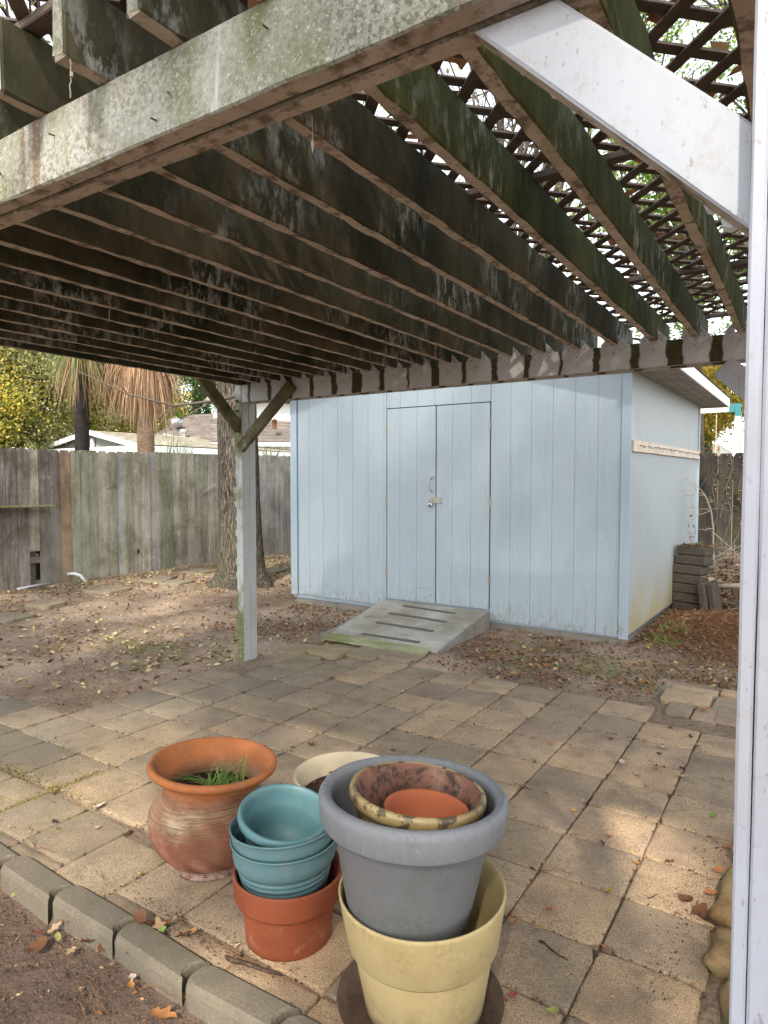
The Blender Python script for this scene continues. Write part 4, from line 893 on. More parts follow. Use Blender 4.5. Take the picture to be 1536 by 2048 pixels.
for dx in (-.42, -.9, -1.7, -2.2):
    mb = MB(); p = ja+Vector((dx, 0, -.08))
    for k in range(30): mb.tube([p+Vector((0, 0, -k*.06)), p+Vector((.012*(k % 2), .012*((k+1) % 2), -k*.06-.03)), p+Vector((0, 0, -k*.06-.058))], .007, 4)
    mb.build('chain', M['cream'], SW)
for dx in (-.66, -1.95):
    mb = MB(); p = ja+Vector((dx, 0, -1.9)); mb.box(p.x-.26, p.x+.26, p.y-.1, p.y+.1, p.z-.02, p.z+.02, .005); mb.build('seat', M['teal'], SW)

# ================================================================ TREES
def grow(mb, p, d, L, r, depth, spread, tips, bend=.25, kids=(2, 4), seg=5):
    pts = [Vector(p)]; d = Vector(d).normalized(); n = 4
    for k in range(n):
        d = (d+Vector([rnd.gauss(0, bend*.5) for _ in range(3)])).normalized(); pts.append(pts[-1]+d*(L/n))
    mb.tube(pts, [r*(1-.45*k/n) for k in range(n+1)], seg, cap=False)
    if depth == 0: tips.append(pts[-1]); tips.append(pts[-2]); return
    for c in range(rnd.randint(*kids)):
        t = rnd.choice(pts[2:]); nd = (d+Vector([rnd.gauss(0, spread) for _ in range(3)])+Vector((0, 0, .12))).normalized()
        grow(mb, t, nd, L*rnd.uniform(.6, .85), r*.52, depth-1, spread, tips, bend, kids, max(3, seg-1))
def tree(name, label, base, trunk_h, trunk_r, crown_c, crown_r, mat, nclus, nleaf, size, csz=.55, group=None, bark='bark', limbs=9, depth=2, mats2=None, cat='tree', hollow=.35, gaps=()):
    T = thing(name, label, cat, base, group); b = Vector(base); mb = MB(); cc = Vector(crown_c)
    top = Vector((b.x+(cc.x-b.x)*.6, b.y+(cc.y-b.y)*.6, b.z+trunk_h)); pts = wiggle(b+Vector((0, 0, -.1)), top, 6, trunk_r*.25, int(abs(b.x*10))+1)
    mb.tube(pts, [trunk_r*(1.25-.1*k) for k in range(7)], 10, cap=False); tips = []; cen = []
    for k in range(limbs):
        d = Vector((rnd.gauss(0, 1), rnd.gauss(0, 1), rnd.gauss(.3, .6))).normalized(); tgt = cc+Vector((d.x*crown_r[0], d.y*crown_r[1], d.z*crown_r[2]))*.55
        v = tgt-top; grow(mb, pts[rnd.choice((-1, -1, -2))], v.normalized(), v.length*.75, trunk_r*.42, depth, .45, tips)
    mb.build('trunk', M[bark], T, True)
    pts = []
    for k in range(nclus):
        if tips and rnd.random() < .55: c = Vector(rnd.choice(tips))
        else:
            d = Vector((rnd.gauss(0, 1), rnd.gauss(0, 1), rnd.gauss(0, 1))).normalized()*(hollow+(1-hollow)*rnd.random()**.6); c = cc+Vector((d.x*crown_r[0], d.y*crown_r[1], d.z*crown_r[2]))
        pts.append(c)
    cl = np.array([tuple(c) for c in pts]); idx = rng.integers(0, len(cl), nclus*nleaf); off = rng.normal(size=(nclus*nleaf, 3))*csz*(.35+.5*rng.random((nclus*nleaf, 1)))
    Pp = cl[idx]+off*np.array([1, 1, .8])
    sd_ = np.array(tuple(SUN_DIR))
    for (gx_, gy_, gr_) in gaps:   # crown cut open along the sun direction so chosen spots get sun flecks
        q_ = Pp-np.array([gx_, gy_, 0]); q_ = q_-(q_@sd_)[:, None]*sd_; Pp = Pp[np.linalg.norm(q_, axis=1) > gr_]
    o = link('crown', fast_leaves('crown', Pp, size, M[mat]), T); return T
GAPS = [(.15, -1.0, .33), (.5, -.95, .36), (.85, -.95, .36), (1.1, -1.05, .3), (.3, -1.5, .2), (-.3, -.8, .25), (-.8, -1.0, .3), (-.78, -2.28, .2), (-.5, -1.75, .14), (-1.25, -2.15, .17), (-1.6, -1.85, .16), (.75, -2.0, .13), (.6, -2.35, .14), (-1.5, -.7, .2), (-2.1, -1.4, .22), (-.2, -.35, .2), (-3.5, -.2, .7), (-5, 1, .8), (-6, 2.5, .8), (-5.6, 4.6, .8), (-1.1, -2.62, .16)]  # chosen ground spots where sun patches fall through the cut crowns
P0 = atd(40, 930, 24); 
tree('hanging_leaf_tree', 'tall yellowing tree with drooping olive foliage at the far left', (P0.x, P0.y, 0), 3.2, .22, tuple(atd(40, 770, 24)), (2.9, 3.4, 4.0), 'lf_olive', 330, 190, .11, .55, bark='bark', limbs=9)
tree('hanging_leaf_tree', 'brighter yellow tree standing between the two palm trunks', tuple(Vector((atd(200, 930, 29).x, atd(200, 930, 29).y, 0))), 3.2, .2, tuple(atd(205, 760, 29)), (2.9, 3.0, 4.0), 'lf_yellow', 260, 150, .15, .65, limbs=8)
tree('yellow_tree', 'yellow leaved tree seen low behind the pale roof at the left', tuple(Vector((atd(-60, 930, 23).x, atd(-60, 930, 23).y, 0))), 3, .2, tuple(atd(-60, 800, 23)), (2.6, 2.6, 2.6), 'lf_yellow', 240, 150, .12, .6, limbs=7)
tree('pine_tree', 'airy green pine far behind the dark shingled roof', tuple(Vector((atd(392, 900, 40).x, atd(392, 900, 40).y, 0))), 7, .3, tuple(atd(392, 775, 40)), (2.4, 2.4, 3.2), 'lf_dark', 90, 90, .16, .5, limbs=10)
tree('shade_tree', 'low green tree left of the airy pine, above the roof ridge', tuple(Vector((atd(325, 900, 42).x, atd(325, 900, 42).y, 0))), 3, .3, tuple(atd(318, 838, 42)), (3.6, 3, 1.6), 'lf_green', 120, 130, .2, .8, limbs=6)
tree('shade_tree', 'far green tree filling the gap beside the thatched palm', tuple(Vector((atd(250, 900, 45).x, atd(250, 900, 45).y, 0))), 3, .3, tuple(atd(240, 830, 45)), (4.2, 3, 2.6), 'lf_green', 150, 130, .22, .9, limbs=6)
tree('green_gold_tree', 'green and gold tree behind the swing set', tuple(Vector((atd(1418, 930, 22).x, atd(1418, 930, 22).y, 0))), 4, .22, tuple(atd(1404, 800, 22)), (1.3, 1.8, 1.5), 'lf_orange', 130, 210, .10, .42, limbs=7)
tree('tall_green_tree', 'tall leafy green tree rising above the shed roof at the right', tuple(Vector((atd(1380, 930, 17).x, atd(1380, 930, 17).y, 0))), 7, .28, tuple(atd(1390, 380, 17)), (3.6, 3.6, 4.2), 'lf_green', 300, 60, .10, .5, limbs=11, depth=2)
tree('tall_green_tree', 'second tall green tree at the right, behind the white post', tuple(Vector((atd(1620, 930, 13).x, atd(1620, 930, 13).y, 0))), 6, .28, tuple(atd(1500, 150, 13)), (3.2, 3.2, 3.2), 'lf_green', 170, 45, .08, .5, limbs=8, depth=2)
tree('half_bare_tree', 'half bare tree with sparse yellow leaves above the lattice', tuple(Vector((atd(1000, 930, 20).x, atd(1000, 930, 20).y, 0))), 6, .25, tuple(atd(1040, 160, 19)), (5.0, 4, 3.8), 'lf_yellow', 220, 14, .09, .4, limbs=14, depth=3)
tree('added_shade_tree', 'broad leafy tree added unseen behind the camera to dapple the patio', (5.5, -9.5, 0), 4.2, .3, (2.9, -7.6, 7.2), (4.6, 3.9, 1.9), 'lf_green', 260, 52, .13, .36, limbs=12, depth=2, gaps=GAPS)  # this tree and the next are unseen additions that filter the sun
tree('added_shade_tree', 'tall dense tree added unseen behind the camera to shade shed and yard', (-2.5, -12.5, 0), 8, .35, (.5, -9.0, 12.8), (9.5, 4.0, 3.6), 'lf_green', 340, 66, .17, .8, limbs=14, depth=2, gaps=GAPS)
# the oak trunk behind the rear post
OK_ = thing('oak_tree', 'furrowed grey oak trunk standing directly behind the mossy rear post', 'tree', (-5.25, 2.8, 0))
mb = MB(); seg = 36; prof = []; vs = []; H = [0-.08, .03, .1, .22, .4, .7, 1.1, 1.6, 2.2, 3.0, 4.2]; R_ = [.47, .42, .375, .335, .31, .292, .28, .272, .262, .25, .22]
for h, r in zip(H, R_):
    for i in range(seg):
        a = 2*math.pi*i/seg; fl = 1+.16*math.exp(-max(0, h)/.16)*math.sin(a*5+.6)+.035*math.sin(a*3+h*.8)+.02*math.sin(a*9-h*2)+.02*math.sin(a*17+h*7)
        vs.append((-5.25+r*fl*math.cos(a)-.02*h, 2.8+r*fl*math.sin(a), h))
mb.add(vs, [(k*seg+i, k*seg+(i+1) % seg, (k+1)*seg+(i+1) % seg, (k+1)*seg+i) for k in range(len(H)-1) for i in range(seg)]); tips = []
for k in range(9):
    a = 2*math.pi*k/9; grow(mb, (-5.33, 2.8, 4.1), (math.cos(a)*.9, math.sin(a)*.9-.25, .8), 2.2, .12, 3, .45, tips, kids=(2, 3))
tw = [Vector((-5.1, 2.55, 2.55)), Vector((-5.05, 2.1, 2.45)), Vector((-5.15, 1.6, 2.35)), Vector((-5.35, 1.1, 2.45)), Vector((-5.5, .7, 2.62)), Vector((-5.7, .3, 2.8))]
mb.build('trunk', M['bark'], OK_, True)
mb = MB(); mb.tube(tw, [.022, .018, .014, .011, .008, .004], 6)
for q in ((1, (-.2, -.5, -.35)), (2, (.1, -.5, -.3)), (3, (-.1, -.4, .35)), (2, (-.2, -.2, -.4))): mb.tube(wiggle(tw[q[0]], tw[q[0]]+Vector(q[1]), 5, .03, q[0]+7), [.008, .007, .006, .005, .004, .002], 5)
mb.build('branch', M['twig'], OK_, True)
cl = np.array([tuple(t) for t in tips]); idx = rng.integers(0, len(cl), 2600); link('crown', fast_leaves('crown', cl[idx]+rng.normal(size=(2600, 3))*.25, .07, M['lf_olive']), OK_)
# oak roots and ground twigs
for (a, b, r, lb) in ((onZ(325, 1168), onZ(355, 1158), .03, 'short bent dark root lying between the stepping stones'),):
    mb = MB(); mb.tube(wiggle(a+Vector((0, 0, .02)), b+Vector((0, 0, .03)), 6, .04, 3), [r, r*.9, r, r*.8, r, r*.7, r*.4], 7); props(mb.build('root', M['bark'], smooth=True), lb, 'root')
# palms
def palm(px, py, d, r, mat, label, top_py, kind):
    b = atd(px, py, d); tp = atd(px-2, top_py, d); T = thing('palm_tree', label, 'palm tree', (b.x, b.y, 0)); mb = MB()
    hs_ = np.linspace(0, tp.z, 26); mb.tube([(b.x+(tp.x-b.x)*h/tp.z, b.y+(tp.y-b.y)*h/tp.z, h) for h in hs_], [r*(1.08-.10*h/tp.z+.035*(k % 2)) for k, h in enumerate(hs_)], 16); mb.build('trunk', M[mat], T, True)
    return T, tp
T, tp = palm(163, 900, 12.5, .125, 'charred', 'black fibrous palm trunk with a few green and straw fronds', 690, 0)
def strips(name, org, n, ln, wid, spread, mat, parent, droop=1.0, azr=(0, 2*math.pi), z_spread=.5, out=(.1, .6)):
    V = []; k5 = 5; org = np.array(org)
    th = rng.uniform(azr[0], azr[1], n); rr = rng.uniform(out[0], out[1], n); L = ln*(.6+.6*rng.random(n)); zt = rng.random(n)*z_spread; w = wid*(.5+rng.random(n))
    d = np.stack([np.cos(th), np.sin(th), 0*th], 1); sd = np.stack([-np.sin(th+rng.normal(size=n)*.9), np.cos(th), 0*th], 1); tw_ = rng.normal(size=(n, 3))*.13
    for k in range(k5+1):
        t = k/k5; o = rr*(1-(1-t)**2)*.9; z = zt - L*(t**1.25)*droop + .10*np.sin(t*3)*rr
        c = org+d*(o)[:, None]*spread+np.stack([0*z, 0*z, z], 1)+tw_*t*L[:, None]; ww = (w*(1-.85*t**2))[:, None]; V += [c-sd*ww/2, c+sd*ww/2]
    V = np.stack(V, 1).reshape(-1, 3); i = np.arange(n)[:, None]*(2*(k5+1)); F = np.concatenate([i+np.array([2*k, 2*k+1, 2*k+3, 2*k+2]) for k in range(k5)], 0)
    return link(name, npmesh(name, V, F, mat), parent)
q = atd(158, 715, 12.5); strips('dead_frond', q, 420, 1.0, .016, 1.0, M['thatch'], T, 1.0, out=(.1, .55)); strips('green_frond', q+Vector((0, 0, .25)), 340, 1.1, .02, 1.0, M['frond_green'], T, .9, out=(.15, .7))
T, tp = palm(291, 900, 13, .155, 'palm_trunk', 'tan palm trunk under a thick hanging skirt of dead fronds', 690, 1)
q = atd(288, 728, 13); strips('dead_frond_skirt', q, 3000, 1.15, .017, 1.0, M['thatch'], T, 1.0, out=(.12, .80), z_spread=.6)['kind'] = 'stuff'
q = atd(225, 705, 12.8); strips('dead_frond', q, 500, .95, .016, 1.0, M['thatch'], T, 1.0, out=(.05, .35), z_spread=.4)
# yucca tips over the fence
for px, py, h in ((345, 905, .42), (365, 905, .2), (545, 905, .4)):
    p = onX(px, py, -7.95); P = np.stack([p.x+rng.normal(size=26)*.06, p.y+rng.normal(size=26)*.10, np.full(26, p.z-.35)], 1)
    props(link('fence_plant', blades('fence_plant', P, h+.3+.1*rng.random(26), .5, M['weed'], .02)), {345: 'spiky green plant poking above the fence near the vents', 365: 'small green tips above the fence beside the spiky plant', 545: 'drooping green blades above the fence right of the oak'}[px], 'plant')

# ================================================================ BLOCK STACK, BRUSH PILE, SAPLING
def m_block():
    n = NT('dark_aggregate_block', .9, .2); b = n.mix(n.noise(5, 4), (.045, .04, .033), (.10, .085, .068)); v = n.voro(80); c = n.sep(n.voro(80, out=1))
    b = n.mix(n.math('MULTIPLY', n.mp(v, .2, .4, 1, 0), n.mp(c[0], .6, .65, 0, .7)), b, (.24, .15, .08)); n.bump(v, .6, .004); return n.done(b)
M['block'] = m_block(); z = .0
cols_ = ['bottom', 'second from the bottom', 'third from the bottom', 'fourth from the bottom', 'fifth from the bottom, the ledge', 'second from the top, set back to the right', 'topmost']
for k in range(7):
    mb = MB(); h = .105; dx = (0, .005, -.005, 0, .0, .045, .055)[k]+.006*k*0; mb.beam((-.165, 0, h/2), (.165, 0, h/2), (0, 1, 0), .20, h-.004, .012, 4, .003)
    o = mb.build('edging_block_spare', M['block'], None, loc=(.285+dx-.004*k, 4.12, z), rot=(0, .015, -.27+rnd.uniform(-.02, .02))); z += h
    props(o, 'dark concrete block, %s in the stack' % cols_[k], 'concrete block', 'stacked concrete blocks beside the shed')
stack_top = z
for k, (x, y, a, lb) in enumerate([(.475, 3.98, .12, 'mossy slab leaning upright against the block stack, nearer one'), (.565, 4.02, .16, 'second upright slab leaning behind the mossy one')]):
    mb = MB(); mb.beam((0, 0, 0), (0, 0, .36), (1, 0, 0), .07, .20, .01, 4, .002); props(mb.build('leaning_slab', M['block'], None, loc=(x, y, .0), rot=(.05, -a, -.2)), lb, 'slab', 'leaning concrete slabs')
P = np.stack([rng.uniform(.2, .55, 60), rng.uniform(4.0, 4.25, 60), stack_top+.012*rng.random(60)], 1); props(link('stack_litter', leaves_mesh('stack_litter', P, .05, M['litter_dark'], flat=.7)), 'leaves and crumbs on top of the block stack', 'leaf litter', None, 'stuff')
P = np.stack([np.full(14, .36)+rng.normal(size=14)*.012, np.full(14, 4.02)+rng.normal(size=14)*.01, np.full(14, stack_top)], 1); props(link('stack_weed', blades('stack_weed', P, .09, 1.2, M['weed'], .01)), 'small green weed growing on top of the block stack', 'weed')
LOGP = [(.50, 4.12, .30), (.8, 4.05, .34), (1.3, 4.1, .33)]
BP = thing('brush_pile', 'heap of dry sticks and branches beside the stacked blocks', 'brush pile', (1.0, 4.7, 0))
for k in range(120):
    c = Vector((rnd.uniform(.52, 1.6), rnd.uniform(4.15, 5.0), rnd.uniform(.05, .66)*(1-.15*rnd.random()))); th = rnd.gauss(0, .5); L = rnd.uniform(.3, .9); d = Vector((math.cos(th), math.sin(th)*.8, rnd.gauss(0, .25))).normalized()
    r = rnd.uniform(.003, .010) if k > 6 else rnd.uniform(.016, .028); mb = MB(); mb.tube(wiggle(c-d*L/2, c+d*L/2, 5, .02, k), [r, r, r*.9, r*.8, r*.6, r*.4], 5); mb.build('branch', M['twig_pale' if rnd.random() < .6 else 'twig'], BP)
n = 3200; th = rng.random(n)*2*np.pi; mb = MB()
for k in range(700):
    c = Vector((rnd.uniform(.5, 1.6), rnd.uniform(4.1, 5.1), rnd.uniform(.0, .66))); d = Vector((rnd.gauss(0, 1), rnd.gauss(0, .6), rnd.gauss(0, .45))).normalized()*rnd.uniform(.06, .22); mb.tube([c-d, c+Vector((rnd.gauss(0, .01), 0, rnd.gauss(0, .01))), c+d], .0022, 3, cap=False)
LG = MB(); LG.tube([Vector(q) for q in LOGP], [.026, .03, .028], 8); LG.build('log', M['twig_pale'], BP, True)
o = mb.build('fine_twigs', M['twig_pale'], BP); o['kind'] = 'stuff'
P = np.stack([rng.uniform(.5, 1.6, 1300), rng.uniform(4.1, 5.1, 1300), rng.uniform(0, .6, 1300)], 1); o = link('caught_leaves', leaves_mesh('caught_leaves', P, .055, M['litter_dark'], curl=.5), BP); o['kind'] = 'stuff'
mb = MB(); mb.lathe([(.62, 0), (.6, .25), (.42, .42), (.0, .5)], (1.12, 4.7, -.03), (0, 0, 1), 24); o = mb.build('packed_core', M['soil'], BP, True)
SP = thing('sapling', 'bare crooked sapling growing behind the block stack', 'sapling', (.62, 4.5, 0)); mb = MB(); L0 = [onY(x, y, 4.5) for x, y in ((1434, 1185), (1430, 1140), (1426, 1100), (1427, 1060), (1422, 1020), (1410, 990), (1398, 975))]
mb.tube([Vector((L0[0].x, 4.5, -.05))]+L0, [.014, .013, .012, .011, .010, .008, .006, .003], 6)
for a, b, s in ((4, (1460, 1003), 1), (4, (1372, 1014), 2), (5, (1378, 968), 3), (6, (1368, 950), 4), (3, (1395, 1058), 5), (2, (1450, 1075), 6), (5, (1425, 1002), 7), (5, (1362, 990), 8), (4, (1385, 1035), 9)):
    e = onY(b[0], b[1], 4.5+rnd.uniform(-.25, .2)); w_ = wiggle(L0[a], e, 6, .018, s); mb.tube(w_, [.006, .005, .004, .0035, .003, .002, .001], 4)
    for q in (2, 3, 4, 5): mb.tube(wiggle(w_[q], w_[q]+Vector((rnd.gauss(0, .07), rnd.gauss(0, .05), rnd.gauss(0, .08))), 3, .008, s*7+q), .0012, 3)
mb.build('stem', M['twig_pale'], SP); P = np.array([tuple(onY(rnd.uniform(1376, 1392), rnd.uniform(1010, 1085), 4.45)) for _ in range(26)]); link('dead_leaves', leaves_mesh('dead_leaves', P, .035, M['litter'], curl=.5), SP)
P = []
for x0 in (.16, .34, .50):
    for k in range(26): P.append((x0+.035*math.sin(k*.3)+rnd.gauss(0, .02), 7.03-.02*rnd.random(), 1.80-k*.045+rnd.gauss(0, .02)))
P += [(rnd.gauss(-.14, .08), 7.0, rnd.gauss(1.68, .1)) for _ in range(35)]
VN = thing('dead_vine', 'shrivelled tan vine creeping over the blackened fence', 'vine', (.3, 7.0, 0)); link('leaves', leaves_mesh('leaves', P, .04, M['litter_dark'], curl=.5), VN)
mb = MB()
for x0 in (.16, .34, .50): mb.tube([(x0+.035*math.sin(k*.9), 7.03, 1.82-k*.1) for k in range(13)], .004, 4)
mb.build('stem', M['twig'], VN)

# ================================================================ POTS
def m_terra(name, c, ridged=False, side=(.34, .15, .08), dirt=(.30, .30, .22)):
    n = NT(name, .75, .25); x, y, z = n.sep()
    b = n.ramp(n.noise(5, 5, .65), [(.3, tuple(a*.75 for a in c)), (.5, c), (.7, tuple(min(1, a*1.15) for a in c))])
    if ridged:
        low = n.mp(z, .345, .30, 0, 1); rim = b
        body = n.ramp(n.noise(4.2, 4, .6), [(.3, (.11, .042, .028)), (.5, (.175, .070, .042)), (.68, (.25, .12, .075))])
        mid = n.math('MULTIPLY', n.mp(n.math('ABSOLUTE', n.math('SUBTRACT', z, .265)), .075, .01, 0, 1), n.mp(n.noise(3.0, 3), .36, .56))
        body = n.mix(n.math('MULTIPLY', n.math('MULTIPLY', mid, .6), n.mp(n.noise(50, 3, .7, n.scale(.12, .12, 4)), .4, .6)), body, (.26, .23, .13))
        body = n.mix(n.math('MULTIPLY', n.mp(n.noise(3, 4, .65), .52, .68), n.mp(n.noise(60, 3, .7, n.scale(.1, .1, 3)), .48, .6, 0, .8)), body, (.42, .32, .24))
        body = n.mix(n.math('MULTIPLY', n.mp(z, .06, .01, 0, 1), n.mp(n.noise(30, 4, .75), .42, .56, 0, .8)), body, (.42, .34, .30))
        b = n.mix(low, rim, body)
        n.bump(n.math('MULTIPLY', n.wave(52, .6, 2, 3, n.comb(0, 0, z), 'Z'), low), .55, .004)
    b = n.mix(n.mp(n.noise(11, 5, .75), .58, .72, 0, .45), b, dirt)
    n.bump(n.noise(60, 4, .6), .2, .002); return n.done(b)
M['urn'] = m_terra('ridged_terracotta', (.33, .115, .04), True); M['terracotta'] = m_terra('smooth_terracotta', (.235, .062, .026), dirt=(.36, .22, .15)); M['terra_in'] = m_terra('small_terracotta_inner', (.33, .095, .04), dirt=(.10, .05, .035))
def m_pot(name, c, stain, sa=.5, rough=.45, streak=None):
    n = NT(name, rough, .4); b = n.mix(n.noise(4, 4), tuple(a*.9 for a in c), tuple(min(1, a*1.08) for a in c))
    b = n.mix(n.mp(n.noise(9, 5, .7, n.scale(1, 1, .6)), .5, .75, 0, sa), b, stain); b = n.mix(n.mp(n.voro(24), .01, .025, .6, 0), b, tuple(a*.3 for a in c))
    b = n.mix(n.mp(n.noise(50, 4, .8, n.scale(1, 1, .3)), .62, .74, 0, .4), b, tuple(min(1, a*1.4) for a in c))
    b = n.mix(n.math('MULTIPLY', n.mp(n.noise(5, 5, .75), .48, .66), n.mp(n.noise(75, 4, .8), .45, .62, 0, .45)), b, tuple(a*.38 for a in stain))
    b = n.mix(n.mp(n.noise(26, 5, .8, n.scale(2.5, 2.5, .35)), .645, .69, 0, .5), b, tuple(min(1, a*1.6+.06) for a in c))
    zz_ = n.sep()[2]; b = n.mix(n.math('MULTIPLY', n.mp(zz_, .14, .0, 0, 1), n.mp(n.noise(20, 5, .75), .42, .62, 0, .7)), b, (.13, .095, .06))
    if streak: b = n.mix(n.mp(n.noise(16, 4, .7, n.scale(1, 1, .12)), .54, .68, 0, .55), b, streak)
    n.bump(n.noise(120, 3), .2, .0012); n.bump(n.noise(14, 3, .5, n.scale(1, 1, .2)), .12, .004); return n.done(b, n.mp(n.noise(6, 3), .3, .7, rough-.05, rough+.2))
M['teal_pot'] = m_pot('turquoise_plastic', (.085, .19, .21), (.15, .215, .215), .6); M['teal_dark'] = m_pot('faded_turquoise_plastic', (.10, .185, .20), (.17, .205, .20), .7)
M['grey_pot'] = m_pot('grey_plastic', (.130, .131, .133), (.085, .085, .078), .5, .5); M['grey_rim'] = m_pot('pale_grey_plastic_rim', (.185, .192, .205), (.13, .145, .135), .55, .5, (.125, .13, .145))
M['beige_pot'] = m_pot('yellow_beige_plastic', (.40, .315, .155), (.34, .24, .09), .6, .55, (.34, .25, .12)); M['white_pot'] = m_terra('old_cream_plastic', (.42, .36, .25), dirt=(.20, .16, .09))
M['saucer'] = m_pot('dark_brown_plastic_saucer', (.075, .045, .034), (.17, .11, .085), .6, .5)
def m_glaze():
    n = NT('chipped_yellow_glaze', .4, .5); b = n.ramp(n.noise(7, 4), [(.35, (.24, .16, .06)), (.65, (.38, .29, .13))])
    b = n.mix(n.mp(n.noise(19, 5, .75), .50, .57, 0, .92), b, (.06, .042, .025)); n.bump(n.noise(26, 5, .7), .6, .004); return n.done(b)
M['glaze'] = m_glaze()
def m_glazein():
    n = NT('crusty_terracotta_inside', .85, .25); b = n.ramp(n.noise(6, 5, .7), [(.3, (.10, .045, .03)), (.55, (.20, .095, .065)), (.75, (.33, .25, .18))])
    b = n.mix(n.mp(n.noise(13, 5, .75), .50, .60, 0, .9), b, (.045, .033, .025)); n.bump(n.noise(40, 4), .5, .003); return n.done(b)
M['glaze_in'] = m_glazein()
M['wet_soil'] = m_plain('dark_potting_soil', (.03, .02, .015), .95, .1, .5, (.07, .05, .04), 40, .9, 70)
def pot(name, label, base, axis, prof_out, prof_in, mat, rimprof=None, rimmat=None, inmat=None, group=None, smooth=True, wob=.002):
    """prof_out bottom to top outside, prof_in top to bottom inside"""
    T = thing(name, label, 'flower pot', base, group); mb = MB(); b = Vector(base)
    mb.lathe([(0, prof_out[0][1])]+prof_out+([] if inmat else prof_in), b, axis, 80, wob=wob); mb.build('body', M[mat], T, True)
    if rimprof: mb = MB(); mb.lathe(rimprof, b, axis, 80, wob=wob); mb.build('rim', M[rimmat or mat], T, True)
    if inmat: mb = MB(); mb.lathe(prof_in, b, axis, 80, wob=wob); mb.build('inside', M[inmat], T, True)
    return T
def rounded(r, z, w, h, k=4):   # rolled lip going over the top from outside to inside
    return [(r-w/2+w/2*math.cos(a), z-h+h*math.sin(a)) for a in [math.pi*i/(2*k)*1.0 for i in range(0, 2*k+1)]]
def axis_of(rim, base): return (Vector(rim)-Vector(base)).normalized()
# 1 ridged urn
ub = (-.463, -2.168, 0); prof = [(.105, 0), (.128, .0), (.134, .012), (.128, .03), (.158, .048), (.190, .082), (.214, .13), (.225, .18), (.222, .22), (.208, .25), (.191, .272), (.180, .29), (.177, .306), (.181, .325), (.195, .345), (.210, .36)]
_z = [q[1] for q in prof]; fine = prof[:4]
for k in range(230):
    zz_ = .034+k*.00142; i_ = max(i for i in range(3, len(prof)) if prof[i][1] <= zz_+1e-6) if zz_ < prof[-1][1] else len(prof)-2; i_ = min(i_, len(prof)-2)
    p0, p1, p2, p3 = prof[max(i_-1, 3)], prof[i_], prof[i_+1], prof[min(i_+2, len(prof)-1)]; t_ = (zz_-p1[1])/(p2[1]-p1[1])
    rr_ = .5*((2*p1[0])+(-p0[0]+p2[0])*t_+(2*p0[0]-5*p1[0]+4*p2[0]-p3[0])*t_*t_+(-p0[0]+3*p1[0]-3*p2[0]+p3[0])*t_**3)
    if zz_ < .358: fine.append((rr_+.0011*math.sin(k*1.57), zz_))
prof = fine
T = pot('terracotta_urn', 'big bellied ridged terracotta pot with a flared rim and grass inside', ub, (.04, .045, 1), prof+[(.214, .362)], [], 'urn', [(.208, .358), (.226, .366), (.2375, .376), (.2405, .386), (.237, .396), (.228, .4005), (.218, .397), (.207, .38), (.195, .355), (.172, .328), (.163, .305), (.166, .27), (.17, .25)], 'urn')
mb = MB(); mb.lathe([(.0, .285), (.08, .287), (.168, .284)], ub, (.04, .045, 1), 30); mb.build('soil', M['wet_soil'], T)
n = 62; P = np.stack([-.42+rng.normal(size=n)*.03, -2.16+rng.normal(size=n)*.02, np.full(n, .285)], 1)
GT = thing('grass_tuft', 'fresh green grass tuft growing in the ridged terracotta pot', 'grass', (-.42, -2.15, .285)); link('blades', blades('blades', P, .07+.075*rng.random(n), 1.5, M['fresh_grass'], .007, 6), GT)
P = np.stack([-.335+rng.normal(size=12)*.012, -2.12+rng.normal(size=12)*.012, np.full(12, .285)], 1); link('blades', blades('blades', P, .12+.05*rng.random(12), .35, M['fresh_grass'], .005, 6), GT)
# 2 small terracotta
sb = (.057, -2.301, 0); prof = [(.12, 0), (.134, .0), (.137, .006), (.1395, .05), (.146, .10), (.155, .137)]
pot('terracotta_pot', 'smooth orange terracotta pot holding the turquoise stack', sb, (0, 0, 1), prof, [], 'terracotta', [(.155, .135), (.168, .138), (.1715, .145), (.176, .212), (.1755, .217), (.172, .220), (.167, .218), (.162, .20), (.155, .137), (.14, .09), (.13, .02), (.0, .02)])
mb = MB(); mb.lathe([(0, .03), (.135, .03)], sb, (0, 0, 1), 24); 
# 3 turquoise stack
def teal(base, ax, r, H, label, rings, mat='teal_dark', rolled=False):
    b = Vector(base)
    if rolled:
        prof = [(r*.66, 0), (r*.70, .01), (r*.80, H*.5), (r*.86, H-.03)]
        rim = [(r*.86, H-.03), (r*.97, H-.034), (r*1.0, H-.02), (r*.985, H-.006), (r*.95, H), (r*.91, H-.003), (r*.875, H-.012), (r*.86, H-.03), (r*.80, H-.062), (r*.785, H-.066), (r*.775, H-.075), (r*.70, H*.35), (r*.66, .012), (0, .010)]
    else:
        prof = [(r*.74, 0), (r*.76, .008)]
        for k in range(3):
            z = .064+k*.017; rr = r*(.82+.02*k); prof += [(rr, z), (rr+.003, z+.005), (rr+.003, z+.012), (rr, z+.016)]
        prof += [(r*.90, .118), (r*.945, .130), (r*.965, .15), (r*.955, H-.03), (r*.97, H-.01)]
        rim = [(r*.965, H-.012), (r*1.0, H-.008), (r*1.005, H-.003), (r*.995, H), (r*.975, H-.002), (r*.955, H-.02), (r*.94, .15), (r*.84, .09), (r*.72, .01)]
    return pot('turquoise_pot', label, base, ax, prof, [], mat, rim, mat, group='nested turquoise plastic pots')
teal((.040, -2.296, .122), (-.02, .0, 1), .171, .195, 'outermost turquoise pot, with moulded rings, set in the terracotta one', 3)
teal((.034, -2.292, .165), (-.05, .01, 1), .170, .190, 'middle turquoise pot, only its pale thin lip showing', 3)
tb = Vector((.030, -2.285, .385)); ta = Vector((.20, -.06, 1)).normalized()
